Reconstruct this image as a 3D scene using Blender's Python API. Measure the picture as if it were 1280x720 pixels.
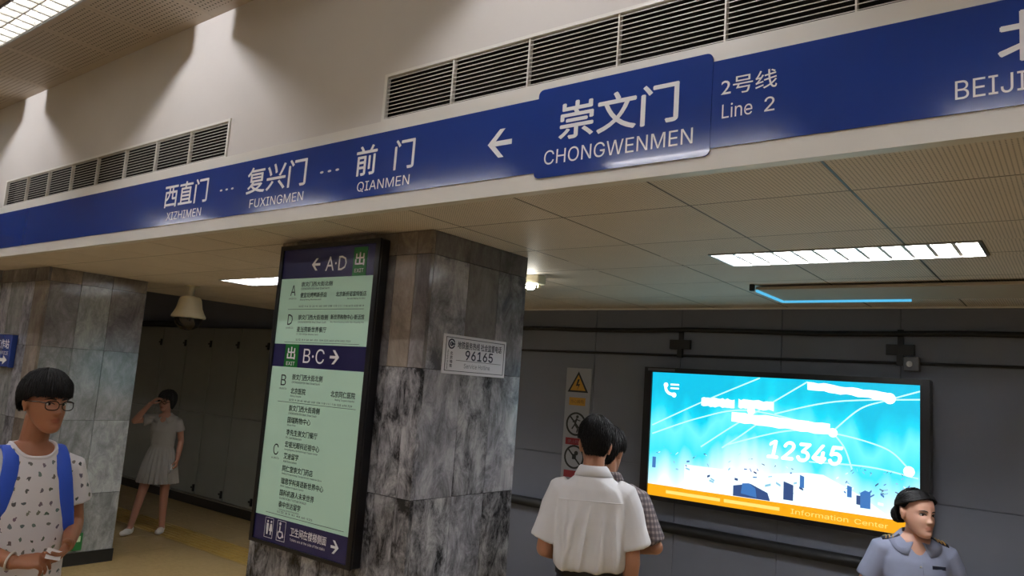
import bpy, bmesh, math, random
from mathutils import Vector, Matrix, noise
from mathutils.bvhtree import BVHTree
PI = math.pi
random.seed(7)
scene = bpy.context.scene
for o in list(bpy.data.objects):
    bpy.data.objects.remove(o, do_unlink=True)
COL = scene.collection

# ------------------------------------------------------------------ camera
cam_d = bpy.data.cameras.new('camera')
cam = bpy.data.objects.new('camera', cam_d)
COL.objects.link(cam)
cam_d.sensor_width = 36.0
cam_d.lens = 938.98 / 1280 * 36.0
cam_d.clip_start = 0.02
right = Vector((0.7953, 0.6020, 0.0711)).normalized()
fwd = Vector((-0.6058, 0.7852, 0.1293)).normalized()
right = (right - fwd * right.dot(fwd)).normalized()
up = right.cross(fwd)
cam.matrix_world = Matrix(((right.x, up.x, -fwd.x, 0), (right.y, up.y, -fwd.y, 0),
                           (right.z, up.z, -fwd.z, 1.845), (0, 0, 0, 1)))
scene.camera = cam

# ------------------------------------------------------------------ world, exposure
w = bpy.data.worlds.new('world')
scene.world = w
w.use_nodes = True
w.node_tree.nodes['Background'].inputs[0].default_value = (0.9, 0.95, 1.0, 1)
w.node_tree.nodes['Background'].inputs[1].default_value = 0.0
vs = scene.view_settings
vs.view_transform = 'Standard'
vs.look = 'None'
vs.exposure = 0.0
vs.gamma = 1.0
vs.use_curve_mapping = False

# light levels (all are emitting surfaces; the wall washers are added lamps)
HALL_TROFFER = 34.0
ADDED_WASH = 6800.0
HALL_EDGE = 4.0
LOW_TROFFER = 135.0
BULB = 80.0
SCREEN = 1.0

# ------------------------------------------------------------------ materials
MATS = {}
def srgb(r, g, b):
    f = lambda c: (c / 255 / 12.92) if c / 255 <= 0.04045 else ((c / 255 + 0.055) / 1.055) ** 2.4
    return (f(r), f(g), f(b), 1)

def base_mat(name):
    m = bpy.data.materials.new(name)
    m.use_nodes = True
    nt = m.node_tree
    return m, nt, nt.nodes['Principled BSDF']

def mat(name, col, rough=0.5, metal=0.0, spec=0.5, var=0.0, vscale=8.0, bump=0.0, bscale=40.0, coat=0.0, vstretch=(1, 1, 1), trans=0.0, sheen=0.0):
    if name in MATS:
        return MATS[name]
    m, nt, p = base_mat(name)
    p.inputs['Base Color'].default_value = col
    p.inputs['Roughness'].default_value = rough
    p.inputs['Metallic'].default_value = metal
    p.inputs['Specular IOR Level'].default_value = spec
    p.inputs['Coat Weight'].default_value = coat
    p.inputs['Transmission Weight'].default_value = trans
    p.inputs['Sheen Weight'].default_value = sheen
    N = nt.nodes.new; L = nt.links.new
    if var or bump:
        tc = N('ShaderNodeTexCoord')
        mp = N('ShaderNodeMapping'); mp.inputs['Scale'].default_value = vstretch
        L(tc.outputs['Object'], mp.inputs[0])
    if var:
        n = N('ShaderNodeTexNoise'); n.inputs['Scale'].default_value = vscale; n.inputs['Detail'].default_value = 6
        L(mp.outputs[0], n.inputs[0])
        r = N('ShaderNodeMapRange'); r.inputs[1].default_value = 0.25; r.inputs[2].default_value = 0.75
        r.inputs[3].default_value = 1 - var; r.inputs[4].default_value = 1 + var
        L(n.outputs[0], r.inputs[0])
        h = N('ShaderNodeMix'); h.data_type = 'RGBA'; h.blend_type = 'MULTIPLY'
        h.inputs[0].default_value = 1.0; h.inputs[6].default_value = col
        L(r.outputs[0], h.inputs[7]); L(h.outputs[2], p.inputs['Base Color'])
    if bump:
        n2 = N('ShaderNodeTexNoise'); n2.inputs['Scale'].default_value = bscale; n2.inputs['Detail'].default_value = 4
        L(mp.outputs[0], n2.inputs[0])
        b = N('ShaderNodeBump'); b.inputs['Strength'].default_value = bump; b.inputs['Distance'].default_value = 0.01
        L(n2.outputs[0], b.inputs['Height']); L(b.outputs[0], p.inputs['Normal'])
    MATS[name] = m
    return m

def emis(name, col, strength):
    if name in MATS:
        return MATS[name]
    m, nt, p = base_mat(name)
    p.inputs['Base Color'].default_value = (0, 0, 0, 1)
    p.inputs['Emission Color'].default_value = col
    p.inputs['Emission Strength'].default_value = strength
    MATS[name] = m
    return m

def marble(name, dark, mid, light, scale, rough, d0=0.36, d1=0.5, d2=0.66):
    m, nt, p = base_mat(name)
    N = nt.nodes.new; L = nt.links.new
    tc = N('ShaderNodeTexCoord'); oi = N('ShaderNodeObjectInfo')
    mul = N('ShaderNodeMath'); mul.operation = 'MULTIPLY'; mul.inputs[1].default_value = 37.0
    L(oi.outputs['Random'], mul.inputs[0])
    add = N('ShaderNodeVectorMath'); add.operation = 'ADD'
    L(tc.outputs['Object'], add.inputs[0]); L(mul.outputs[0], add.inputs[1])
    mp = N('ShaderNodeMapping'); mp.inputs['Scale'].default_value = (1.0, 1.0, 0.55); mp.inputs['Rotation'].default_value = (0.45, 0.4, 0.0)
    L(add.outputs[0], mp.inputs[0])
    n1 = N('ShaderNodeTexNoise'); n1.inputs['Scale'].default_value = scale; n1.inputs['Detail'].default_value = 9
    n1.inputs['Roughness'].default_value = 0.78; n1.inputs['Distortion'].default_value = 0.45
    L(mp.outputs[0], n1.inputs[0])
    n2 = N('ShaderNodeTexNoise'); n2.inputs['Scale'].default_value = scale * 0.35; n2.inputs['Detail'].default_value = 3
    L(mp.outputs[0], n2.inputs[0])
    mx = N('ShaderNodeMath'); mx.operation = 'MULTIPLY_ADD'; mx.inputs[1].default_value = 0.45
    sub = N('ShaderNodeMath'); sub.operation = 'SUBTRACT'; sub.inputs[1].default_value = 0.225
    L(n2.outputs[0], mx.inputs[0]); L(n1.outputs[0], sub.inputs[0]); L(sub.outputs[0], mx.inputs[2])
    cr = N('ShaderNodeValToRGB'); e = cr.color_ramp.elements
    e[0].position = d0; e[0].color = dark; e[1].position = d2; e[1].color = light
    k = cr.color_ramp.elements.new(d1); k.color = mid
    L(mx.outputs[0], cr.inputs[0])
    tone = N('ShaderNodeMapRange'); tone.inputs[3].default_value = 0.75; tone.inputs[4].default_value = 1.2
    L(oi.outputs['Random'], tone.inputs[0])
    h = N('ShaderNodeMix'); h.data_type = 'RGBA'; h.blend_type = 'MULTIPLY'; h.inputs[0].default_value = 1.0
    L(cr.outputs[0], h.inputs[6]); L(tone.outputs[0], h.inputs[7]); L(h.outputs[2], p.inputs['Base Color'])
    p.inputs['Roughness'].default_value = rough
    MATS[name] = m
    return m

def perforated(name, col, pitch, rad, margin, sx, sy, rough=0.6):
    """painted metal panel with a grid of punched holes, origin at the panel's corner"""
    m, nt, p = base_mat(name)
    N = nt.nodes.new; L = nt.links.new
    tc = N('ShaderNodeTexCoord'); sp = N('ShaderNodeSeparateXYZ'); L(tc.outputs['Object'], sp.inputs[0])
    def mth(op, a, b=None, c=None):
        n = N('ShaderNodeMath'); n.operation = op
        for i, v in enumerate((a, b, c)):
            if v is None: continue
            if isinstance(v, (int, float)): n.inputs[i].default_value = v
            else: L(v, n.inputs[i])
        return n.outputs[0]
    def cell(v):
        q = mth('FRACT', mth('DIVIDE', v, pitch))
        return mth('MULTIPLY', mth('SUBTRACT', q, 0.5), pitch)
    cx, cy = cell(sp.outputs[0]), cell(sp.outputs[1])
    d = mth('SQRT', mth('ADD', mth('MULTIPLY', cx, cx), mth('MULTIPLY', cy, cy)))
    hole = mth('LESS_THAN', d, rad)
    def inside(v, s):
        return mth('MULTIPLY', mth('GREATER_THAN', v, margin), mth('LESS_THAN', v, s - margin))
    hole = mth('MULTIPLY', hole, mth('MULTIPLY', inside(sp.outputs[0], sx), inside(sp.outputs[1], sy)))
    n = N('ShaderNodeTexNoise'); n.inputs['Scale'].default_value = 2.0; n.inputs['Detail'].default_value = 5
    L(tc.outputs['Object'], n.inputs[0])
    r = N('ShaderNodeMapRange'); r.inputs[1].default_value = 0.25; r.inputs[2].default_value = 0.75; r.inputs[3].default_value = 0.92; r.inputs[4].default_value = 1.06
    L(n.outputs[0], r.inputs[0])
    h = N('ShaderNodeMix'); h.data_type = 'RGBA'; h.blend_type = 'MULTIPLY'; h.inputs[0].default_value = 1.0; h.inputs[6].default_value = col
    L(r.outputs[0], h.inputs[7])
    mx = N('ShaderNodeMix'); mx.data_type = 'RGBA'; L(hole, mx.inputs[0]); L(h.outputs[2], mx.inputs[6])
    mx.inputs[7].default_value = (0.03, 0.025, 0.02, 1)
    L(mx.outputs[2], p.inputs['Base Color'])
    p.inputs['Roughness'].default_value = rough
    MATS[name] = m
    return m

M_plaster = mat('plaster', srgb(214, 209, 204), 0.8, var=0.05, vscale=1.5, bump=0.08, bscale=25)
M_cream = mat('cream_enamel', srgb(228, 225, 218), 0.35, var=0.04, vscale=3)
M_blue = mat('sign_blue', srgb(32, 62, 142), 0.12, spec=0.5, coat=0.4)
M_white_print = mat('white_print', srgb(244, 245, 248), 0.4)
M_grille = mat('grille_metal', srgb(228, 224, 216), 0.4)
M_void = mat('duct_black', srgb(30, 28, 26), 0.9)
M_tile = perforated('ceiling_tile_paint', srgb(232, 223, 213), 0.0135, 0.0025, 0.006, 0.59, 0.622)
M_tile2 = perforated('hall_panel_paint', srgb(182, 170, 154), 0.03, 0.0062, 0.035, 0.6, 0.5)
M_paint = mat('ceiling_paint', srgb(182, 170, 154), 0.7, var=0.04, vscale=2)
M_tbar = mat('ceiling_grid_dark', srgb(26, 24, 22), 0.7)
M_marA = marble('marble_black_white', srgb(44, 44, 46), srgb(122, 122, 126), srgb(188, 188, 192), 11.0, 0.16, .40, .50, .66)
M_marB = marble('marble_smoky', srgb(90, 86, 86), srgb(120, 116, 116), srgb(150, 148, 148), 6.0, 0.14)
M_marC = marble('marble_grey_streak', srgb(84, 84, 88), srgb(140, 140, 146), srgb(188, 188, 194), 9.0, 0.15)
M_marD = marble('marble_green_grey', srgb(110, 113, 112), srgb(138, 141, 140), srgb(168, 171, 170), 11.0, 0.14)
M_marT = marble('marble_tan', srgb(110, 100, 90), srgb(136, 125, 114), srgb(160, 150, 138), 6.0, 0.14)
M_black_stone = mat('black_stone', srgb(24, 24, 24), 0.3)
M_core = mat('pillar_mortar', srgb(50, 48, 46), 0.9)
M_conc = mat('track_wall_concrete', srgb(112, 116, 128), 0.7, var=0.1, vscale=1.2, bump=0.1, bscale=12)
M_black = mat('black_rubber', srgb(16, 16, 18), 0.6)
M_frame = mat('black_frame', srgb(18, 18, 22), 0.28)
M_floor = mat('floor_granite', srgb(176, 150, 102), 0.22, var=0.1, vscale=30)
M_tactile = mat('tactile_yellow', srgb(164, 134, 66), 0.45, var=0.08, vscale=20)
M_cab = mat('cabinet_grey', srgb(122, 124, 116), 0.45, var=0.06, vscale=3)
M_steel = mat('steel', srgb(170, 170, 168), 0.3, metal=0.9)
M_lampwhite = mat('lamp_white', srgb(235, 235, 232), 0.35)
M_ivory = mat('ivory_plastic', srgb(212, 204, 178), 0.35)
M_domeglass = mat('dark_dome', srgb(26, 20, 16), 0.08)
M_skin = None

# ------------------------------------------------------------------ mesh helpers
def link(name, me, m=None, parent=None):
    o = bpy.data.objects.new(name, me)
    COL.objects.link(o)
    if m is not None and me is not None and len(me.materials) == 0:
        me.materials.append(m)
    if parent is not None:
        o.parent = parent
    return o

def tag(o, label=None, cat=None, group=None, kind=None):
    if label: o['label'] = label
    if cat: o['category'] = cat
    if group: o['group'] = group
    if kind: o['kind'] = kind
    return o

def thing(name, label, cat, loc=(0, 0, 0), rz=0.0, group=None):
    o = bpy.data.objects.new(name, None)
    o.empty_display_size = 0.1
    COL.objects.link(o)
    o.location = loc
    o.rotation_euler = (0, 0, rz)
    return tag(o, label, cat, group)

class MB:
    def __init__(s): s.v = []; s.f = []
    def add(s, v, f):
        n = len(s.v); s.v += [Vector(q) for q in v]; s.f += [tuple(i + n for i in q) for q in f]; return s
    def box(s, a, b):
        x0, y0, z0 = (min(a[i], b[i]) for i in range(3)); x1, y1, z1 = (max(a[i], b[i]) for i in range(3))
        return s.add([(x0, y0, z0), (x1, y0, z0), (x1, y1, z0), (x0, y1, z0), (x0, y0, z1), (x1, y0, z1), (x1, y1, z1), (x0, y1, z1)],
                     [(3, 2, 1, 0), (4, 5, 6, 7), (0, 1, 5, 4), (1, 2, 6, 5), (2, 3, 7, 6), (3, 0, 4, 7)])
    def cyl(s, p0, p1, r0, r1=None, n=16):
        return s.tube([p0, p1], [r0, r0 if r1 is None else r1], n)
    def tube(s, pts, rad, n=12, ref=(0, 1, 0), cap=True):
        pts = [Vector(p) for p in pts]; ref = Vector(ref); rings = []
        prev = None
        for i, p in enumerate(pts):
            d = (pts[min(i + 1, len(pts) - 1)] - pts[max(i - 1, 0)]).normalized()
            r = ref if prev is None else prev
            side = d.cross(r)
            if side.length < 1e-4: side = d.cross(Vector((1, 0, 0)) if abs(d.x) < .9 else Vector((0, 0, 1)))
            side.normalize(); u2 = side.cross(d).normalized(); prev = u2
            a, b = rad[i] if isinstance(rad[i], (tuple, list)) else (rad[i], rad[i])
            rings.append([p + side * (a * math.cos(2 * PI * k / n)) + u2 * (b * math.sin(2 * PI * k / n)) for k in range(n)])
        return s.rings(rings, cap)
    def rings(s, rings, cap=True, flip=False):
        n = len(rings[0]); v = [q for r in rings for q in r]; f = []
        for i in range(len(rings) - 1):
            for k in range(n):
                a, b, c, d = i * n + k, i * n + (k + 1) % n, (i + 1) * n + (k + 1) % n, (i + 1) * n + k
                f.append((a, d, c, b) if not flip else (a, b, c, d))
        if cap:
            f.append(tuple(range(n)) if not flip else tuple(range(n - 1, -1, -1)))
            t = [(len(rings) - 1) * n + k for k in range(n)]
            f.append(tuple(reversed(t)) if not flip else tuple(t))
        return s.add(v, f)
    def ell(s, c, r, M=None, nu=14, nv=9):
        c = Vector(c); v = [Vector((0, 0, -1))]; f = []
        for j in range(1, nv):
            t = -PI / 2 + PI * j / nv
            for i in range(nu):
                a = 2 * PI * i / nu
                v.append(Vector((math.cos(t) * math.cos(a), math.cos(t) * math.sin(a), math.sin(t))))
        v.append(Vector((0, 0, 1)))
        R = r if isinstance(r, (tuple, list)) else (r, r, r)
        v = [Vector((q.x * R[0], q.y * R[1], q.z * R[2])) for q in v]
        if M is not None: v = [M @ q for q in v]
        v = [q + c for q in v]
        for i in range(nu):
            f.append((0, 1 + (i + 1) % nu, 1 + i))
            f.append((len(v) - 1, 1 + (nv - 2) * nu + i, 1 + (nv - 2) * nu + (i + 1) % nu))
        for j in range(nv - 2):
            for i in range(nu):
                a = 1 + j * nu + i; b = 1 + j * nu + (i + 1) % nu
                f.append((a, b, b + nu, a + nu))
        return s.add(v, f)
    def xform(s, M):
        s.v = [M @ q for q in s.v]; return s
    def prism_xz(s, poly, y0, y1):
        """polygon given as (x, z), counter-clockwise seen from -Y, extruded from y0 (front) to y1"""
        n = len(poly)
        v = [(p[0], y0, p[1]) for p in poly] + [(p[0], y1, p[1]) for p in poly]
        f = [tuple(range(n)), tuple(range(2 * n - 1, n - 1, -1))]
        f += [(i, i + n, (i + 1) % n + n, (i + 1) % n) for i in range(n)]
        return s.add(v, f)
    def mesh(s, name, smooth=False, angle=None):
        me = bpy.data.meshes.new(name)
        me.from_pydata([tuple(q) for q in s.v], [], s.f)
        me.update()
        if smooth:
            me.polygons.foreach_set('use_smooth', [True] * len(me.polygons))
            if angle: 
                me.set_sharp_from_angle(angle=angle)
        return me
    def build(s, name, m, parent=None, smooth=False, angle=0.7):
        return link(name, s.mesh(name, smooth, angle if smooth else None), m, parent)

def bevel_box_mesh(name, a, b, bev, seg=1):
    mb = MB().box(a, b); me = mb.mesh(name)
    bm = bmesh.new(); bm.from_mesh(me)
    bmesh.ops.bevel(bm, geom=list(bm.edges), offset=bev, segments=seg, affect='EDGES', profile=0.5)
    bm.to_mesh(me); bm.free()
    return me

_box_cache = {}
def piece(name, m, parent, lo, hi, bev=0.003):
    """one slab / tile: shares its mesh with every piece of the same size and material"""
    size = tuple(round(hi[i] - lo[i], 4) for i in range(3))
    key = (size, m.name, bev)
    if key not in _box_cache:
        me = bevel_box_mesh(name, (0, 0, 0), size, bev)
        me.materials.append(m)
        _box_cache[key] = me
    o = link(name, _box_cache[key], None, parent)
    o.location = lo
    return o

def struct(name, mb, m, parent=None):
    o = mb.build(name, m, parent)
    if parent is None: o['kind'] = 'structure'
    return o

import os
FONT = None
try:
    FONT = bpy.data.fonts.load(os.path.join(bpy.utils.system_resource('DATAFILES'), 'fonts', 'Inter.woff2'))   # the sans serif that ships inside Blender
except Exception:
    FONT = None
_dg = lambda: bpy.context.evaluated_depsgraph_get()
def text_mesh(body, x0, x1, z0, z1, y, m, parent, name='lettering', res=3, bold=0.0, depth=0.0012, keep=False):
    """letters in the XZ plane facing -Y, fitted into the box x0..x1, z0..z1"""
    c = bpy.data.curves.new('lettering', 'FONT')
    c.body = body; c.resolution_u = res
    ascii_ = all(ord(ch) < 0x2000 for ch in body)
    c.offset = 0.0
    if ascii_ and not body.isdigit(): bold = 0.0
    if ascii_ and FONT and 'D' not in body: c.font = FONT
    t = bpy.data.objects.new('lettering', c); COL.objects.link(t)
    bpy.context.view_layer.update()
    me = bpy.data.meshes.new_from_object(t.evaluated_get(_dg()))
    bpy.data.objects.remove(t, do_unlink=True); bpy.data.curves.remove(c)
    if bold:        # heavier strokes: the glyphs struck several times with a slight shift
        V0 = [v.co.copy() for v in me.vertices]; F0 = [tuple(q.vertices) for q in me.polygons]; V1 = []; F1 = []
        for dx, dy in ((0, 0), (bold, 0), (-bold, 0), (0, bold), (0, -bold)):
            n0 = len(V1); V1 += [(q.x + dx, q.y + dy, .00025 * (n0 // max(1, len(V0)))) for q in V0]; F1 += [tuple(i + n0 for i in f) for f in F0]
        me = bpy.data.meshes.new(name); me.from_pydata(V1, [], F1); me.update()
    xs = [v.co.x for v in me.vertices]; ys = [v.co.y for v in me.vertices]
    ax, bx_, ay, by = min(xs), max(xs), min(ys), max(ys)
    sx = (x1 - x0) / (bx_ - ax); sz = (z1 - z0) / (by - ay)
    if keep: sx = sz
    for v in me.vertices:
        v.co = Vector((x0 + (v.co.x - ax) * sx, y - v.co.z, z0 + (v.co.y - ay) * sz))
    me.name = name
    me.materials.clear()
    return link(name, me, m, parent)

def arrow_poly(cx, cz, w, h, t, left=True):
    """arrow with a chevron head: list of polygons"""
    s = -1 if left else 1
    tip = cx + s * w / 2; k = h / 2
    xe = tip - s * (t * 1.4 + (t / 2) / k * (k - .15 * t))
    shaft = [(cx - s * w / 2, cz - t / 2), (cx - s * w / 2, cz + t / 2), (xe, cz + t / 2), (tip - s * t * 1.4, cz), (xe, cz - t / 2)]
    hu = [(tip, cz), (tip - s * k, cz + k), (tip - s * (k + t * 1.25), cz + k), (tip - s * t * 1.4, cz)]
    hd = [(q[0], 2 * cz - q[1]) for q in hu]
    out = []
    for p in (shaft, hu, hd):
        a = sum(p[i][0] * p[(i + 1) % len(p)][1] - p[(i + 1) % len(p)][0] * p[i][1] for i in range(len(p)))
        out.append(p if a > 0 else p[::-1])
    return out
def arrow(cx, cz, w, h, t, left, y, m, parent, name='arrow'):
    mb = MB()
    for p in arrow_poly(cx, cz, w, h, t, left): mb.prism_xz(p, y - 0.0012, y)
    return mb.build(name, m, parent)
def plate(name, x0, x1, z0, z1, y, m, parent, th=0.0015):
    return MB().box((x0, y - th, z0), (x1, y, z1)).build(name, m, parent)

HL = 2.592      # low ceiling
HH = 3.95       # hall ceiling
YF = 2.244      # fascia front
YW = 5.83       # track wall
CZ = 1.845

#@@STRUCT
# ------------------------------------------------------------------ the setting
fl = struct('floor', MB().box((-16, -7, -0.12), (7, YW, -0.012)).box((-16, -7, -0.012), (7, 2.62, 0)).box((-5.0, 2.62, -0.012), (7, YW, 0)).box((-16, 2.62, -0.012), (-12.2, YW, 0)), M_floor)
tw = 0.6
ys = [2.62, 3.22, 3.82, 4.42, 4.82, 5.24, 5.66]
for i in range(12):
    for j in range(len(ys) - 1):
        if abs(ys[j] - 4.42) < 1e-6: continue
        piece('floor_tile', M_floor, fl, (-12.2 + i * tw + .001, ys[j] + .001, -0.012), (-12.2 + (i + 1) * tw - .001, ys[j + 1] - .001, 0.0), 0.0008)
# tactile paving strip
tact_bm = MB().box((0, 0, 0), (0.398, 0.398, 0.013))
for k in range(6):
    yk = 0.035 + k * 0.064
    tact_bm.add([(0.02, yk, .013), (0.378, yk, .013), (0.378, yk + .034, .013), (0.02, yk + .034, .013),
                 (0.026, yk + .008, .019), (0.372, yk + .008, .019), (0.372, yk + .026, .019), (0.026, yk + .026, .019)],
                [(4, 5, 6, 7), (0, 1, 5, 4), (1, 2, 6, 5), (2, 3, 7, 6), (3, 0, 4, 7)])
tact_me = tact_bm.mesh('tactile_tile'); tact_me.materials.append(M_tactile)
for i in range(18):
    o = link('tactile_tile', tact_me, None, fl); o.location = (-12.2 + i * 0.4, 4.421, -0.012)

# low ceiling: backing sheet + tiles
XE = -8.24
ceil = struct('ceiling_low', MB().box((XE, YF + .05, HL + .11), (7, YW, HL + .15)), M_tbar)
px, py = 0.59, 0.622
ROWY = [2.30 - 0.244, 2.678, 3.30, 3.922, 4.544, 5.166]
skip = []
LAMPS = [(-1.545, 3.64), (-6.08, 3.64)]        # corner of each 1.2 x 0.34 ceiling lamp
LW, LD = 1.205, 0.345
def clear(lo, hi):
    return all(hi[0] <= a or lo[0] >= a + LW or hi[1] <= b or lo[1] >= b + LD for a, b in LAMPS)
xt0 = -0.63 - 13 * px
def put_tile(x0, y0, x1, y1, d=0):
    if x1 - x0 < .02 or y1 - y0 < .02: return
    if d < 6:
        for a, b in LAMPS:
            X0, Y0, X1, Y1 = a - .004, b - .004, a + LW + .004, b + LD + .004
            if x1 > X0 and x0 < X1 and y1 > Y0 and y0 < Y1:
                put_tile(x0, y0, x1, min(y1, Y0), 6); put_tile(x0, max(y0, Y1), x1, y1, 6)
                put_tile(x0, max(y0, Y0), min(x1, X0), min(y1, Y1), 6); put_tile(max(x0, X1), max(y0, Y0), x1, min(y1, Y1), 6)
                return
    piece('ceiling_tile', M_tile, ceil, (x0, y0, HL), (x1, y1, HL + .02), 0.0015)
for i in range(22):
    x0 = xt0 + i * px
    for j in range(6):
        y0 = max(ROWY[j], YF + .056); y1 = ROWY[j] + py if j < 5 else YW - 0.01
        put_tile(max(x0 + .005, XE + .03), y0 + .005, x0 + px - .005, y1 - .005)
M_bar = mat('ceiling_grid_bar', srgb(72, 66, 58), 0.45)
for i in range(1, 22):
    xb = xt0 + i * px
    if xb > XE + .05: MB().box((xb - .0045, YF + .056, HL + .0008), (xb + .0045, 3.632, HL + .012)).box((xb - .0045, 3.992, HL + .0008), (xb + .0045, YW - .014, HL + .012)).build('grid_bar', M_bar, ceil)
for yb in ROWY[1:]:
    if 3.63 < yb < 3.99:
        segs = [(XE + .03, LAMPS[1][0] - .006), (LAMPS[1][0] + LW + .006, LAMPS[0][0] - .006), (LAMPS[0][0] + LW + .006, 6.9)]
    else: segs = [(XE + .03, 6.9)]
    for a, b in segs: MB().box((a, yb - .0045, HL + .0008), (b, yb + .0045, HL + .012)).build('grid_bar', M_bar, ceil)
struct('trim_1', MB().box((XE, YF + .03, HL - .004), (7, YF + .056, HL + .02)), M_cream)                    # edge angle below the fascia
struct('trim_2', MB().box((XE, YW - .014, HL - .012), (7, YW, HL + .0)), M_cream)                           # wall angle at the track wall
# bulkhead where the low ceiling stops, and the raised dark ceiling beyond it
struct('wall_bulkhead', MB().box((XE, YF + .05, HL), (XE + .025, YW, 3.3)), M_conc)
struct('ceiling_raised', MB().box((-16, YF + .1, 3.3), (XE, YW, 3.36)), M_conc)

# walls
wb = struct('wall_back', MB().box((-16, YW + .012, -0.12), (7, YW + .2, 3.5)), M_conc)
for i in range(-5, 11):
    for z0, z1 in ((0, 1.27), (1.27, 2.62)):
        piece('concrete_panel', M_conc, wb, (-2.68 + i * .825 + .002, YW, z0 + .002), (-2.68 + (i + 1) * .825 - .002, YW + .012, z1 - .002), .002)
struct('wall_left', MB().box((-16.2, -7, -0.12), (-16, YW + .2, HH + .2)), M_plaster)
struct('wall_right', MB().box((7, -7, -0.12), (7.2, YW + .2, HH + .2)), M_plaster)
struct('wall_front', MB().box((-16, -7.2, -0.12), (7, -7, HH + .2)), M_plaster)
# fascia wall above the openings, with holes for the two grilles
VZ0, VZ1 = 3.028, 3.235
V = [(-7.155, -3.885), (-2.57, 0.70)]
VY = YF + 0.03                       # wall plane: the sign stands proud of it
fw = MB()
fw.box((-16, VY, HL + .025), (7, VY + .25, VZ0)); fw.box((-16, VY, VZ1), (7, VY + .25, HH + .1))
xs = [-16, V[0][0], V[0][1], V[1][0], V[1][1], 7]
for k in range(0, 6, 2): fw.box((xs[k], VY, VZ0), (xs[k + 1], VY + .25, VZ1))
struct('wall_fascia', fw, M_plaster)

# hall ceiling: perforated panels next to the wall, plain sheet elsewhere
hc = struct('ceiling_hall', MB().box((-16, -7, HH), (7, 1.49, HH + .1)).box((-16, 1.49, HH + .12), (7, VY, HH + .2)), M_paint)
for i in range(30):
    x0 = -12.0 + i * 0.6
    piece('ceiling_panel', M_tile2, hc, (x0 + .001, 1.745, HH), (x0 + .599, VY, HH + .02), 0.001)

#@@LAMPS
# ------------------------------------------------------------------ lamps
M_hall = emis('hall_tube_light', (0.94, 0.94, 1.0, 1), HALL_TROFFER)
M_hall_edge = emis('hall_edge_tube_light', (1.0, 0.97, 0.93, 1), HALL_EDGE)
M_added_wash = emis('added_wash_light', (0.97, 0.96, 1.0, 1), ADDED_WASH)
M_low = emis('low_lamp_light', (0.92, 0.94, 1.0, 1), LOW_TROFFER)
def troffer(name, label, x0, y0, lw, ld, zc, em, blades, depth=0.09, group=None, tubes=2):
    t = thing(name, label, 'light', (x0, y0, zc), 0, group)
    fr = MB(); b = 0.012
    for a, c in (((-.0, -.0), (lw, b)), ((0, ld - b), (lw, ld)), ((0, b), (b, ld - b)), ((lw - b, b), (lw, ld - b))):
        fr.box((a[0], a[1], -.006), (c[0], c[1], .01))
    fr.build('frame', M_steel, t)
    hs = MB().box((b, b, .0), (b + .004, ld - b, depth)).box((lw - b - .004, b, 0), (lw - b, ld - b, depth))
    hs.box((b + .004, b, 0), (lw - b - .004, b + .004, depth)).box((b + .004, ld - b - .004, 0), (lw - b - .004, ld - b, depth)).box((b, b, depth), (lw - b, ld - b, depth + .006))
    hs.build('housing', M_lampwhite, t)
    for k in range(tubes):
        yy = ld * (k + .5) / tubes
        MB().cyl((.03, yy, depth - .035), (lw - .03, yy, depth - .035), .016, n=10).build('tube', em, t, True)
    MB().box((b + .006, b + .006, depth - .003), (lw - b - .006, ld - b - .006, depth - .001)).build('reflector', M_lampwhite, t)
    if blades:
        me = MB().add([(-.009, 0, .0), (.009, 0, 0), (.009, ld - 2 * b - .01, 0), (-.009, ld - 2 * b - .01, 0), (-.002, 0, .032), (.002, 0, .032), (.002, ld - 2 * b - .01, .032), (-.002, ld - 2 * b - .01, .032)],
                      [(3, 2, 1, 0), (4, 5, 6, 7), (0, 1, 5, 4), (1, 2, 6, 5), (2, 3, 7, 6), (3, 0, 4, 7)]).mesh('louvre_blade')
        me.materials.append(M_lampwhite)
        for k in range(blades):
            o = link('louvre_blade', me, None, t); o.location = (b + (lw - 2 * b) * (k + 1) / (blades + 1), b + .005, .004)
        MB().box((b + .006, ld / 2 - .005, .004), (lw - b - .006, ld / 2 + .005, .03)).build('centre_rail', M_lampwhite, t)
    return t
troffer('ceiling_lamp', 'long recessed louvred lamp in the low ceiling above the bright advertising screen', LAMPS[0][0], LAMPS[0][1], LW, LD, HL, M_low, 11, group='recessed lamps in the low ceiling')
troffer('ceiling_lamp', 'recessed white lamp in the low ceiling between the domed camera and the exit board', LAMPS[1][0], LAMPS[1][1], LW, LD, HL, M_low, 11, group='recessed lamps in the low ceiling')
troffer('hall_ceiling_lamp', 'bright louvred lamp in the high hall ceiling at the top left corner', -6.05, 1.492, 1.62, 0.25, HH, M_hall_edge, 12, group='lamps in the high hall ceiling')
k = 0
for row, yy in enumerate((1.492, -1.3, -4.2)):
    for x0 in (-11.35, -8.7, -6.05, -3.4, -0.75, 1.9, 4.55):
        if row == 0 and x0 == -6.05: continue
        nm = ['leftmost', 'second from left', 'third from left', 'middle', 'third from right', 'second from right', 'rightmost'][(-11.35, -8.7, -6.05, -3.4, -0.75, 1.9, 4.55).index(x0)]
        lb = 'hall ceiling lamp, %s in the row %s' % (nm, ('nearest the station sign', 'along the hall middle', 'farthest from the station sign')[row])
        troffer('hall_ceiling_lamp', lb, x0, yy, 1.62, 0.25, HH if row == 0 else HH - .1, M_hall if row else M_hall_edge, 0, group='lamps in the high hall ceiling')
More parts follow.
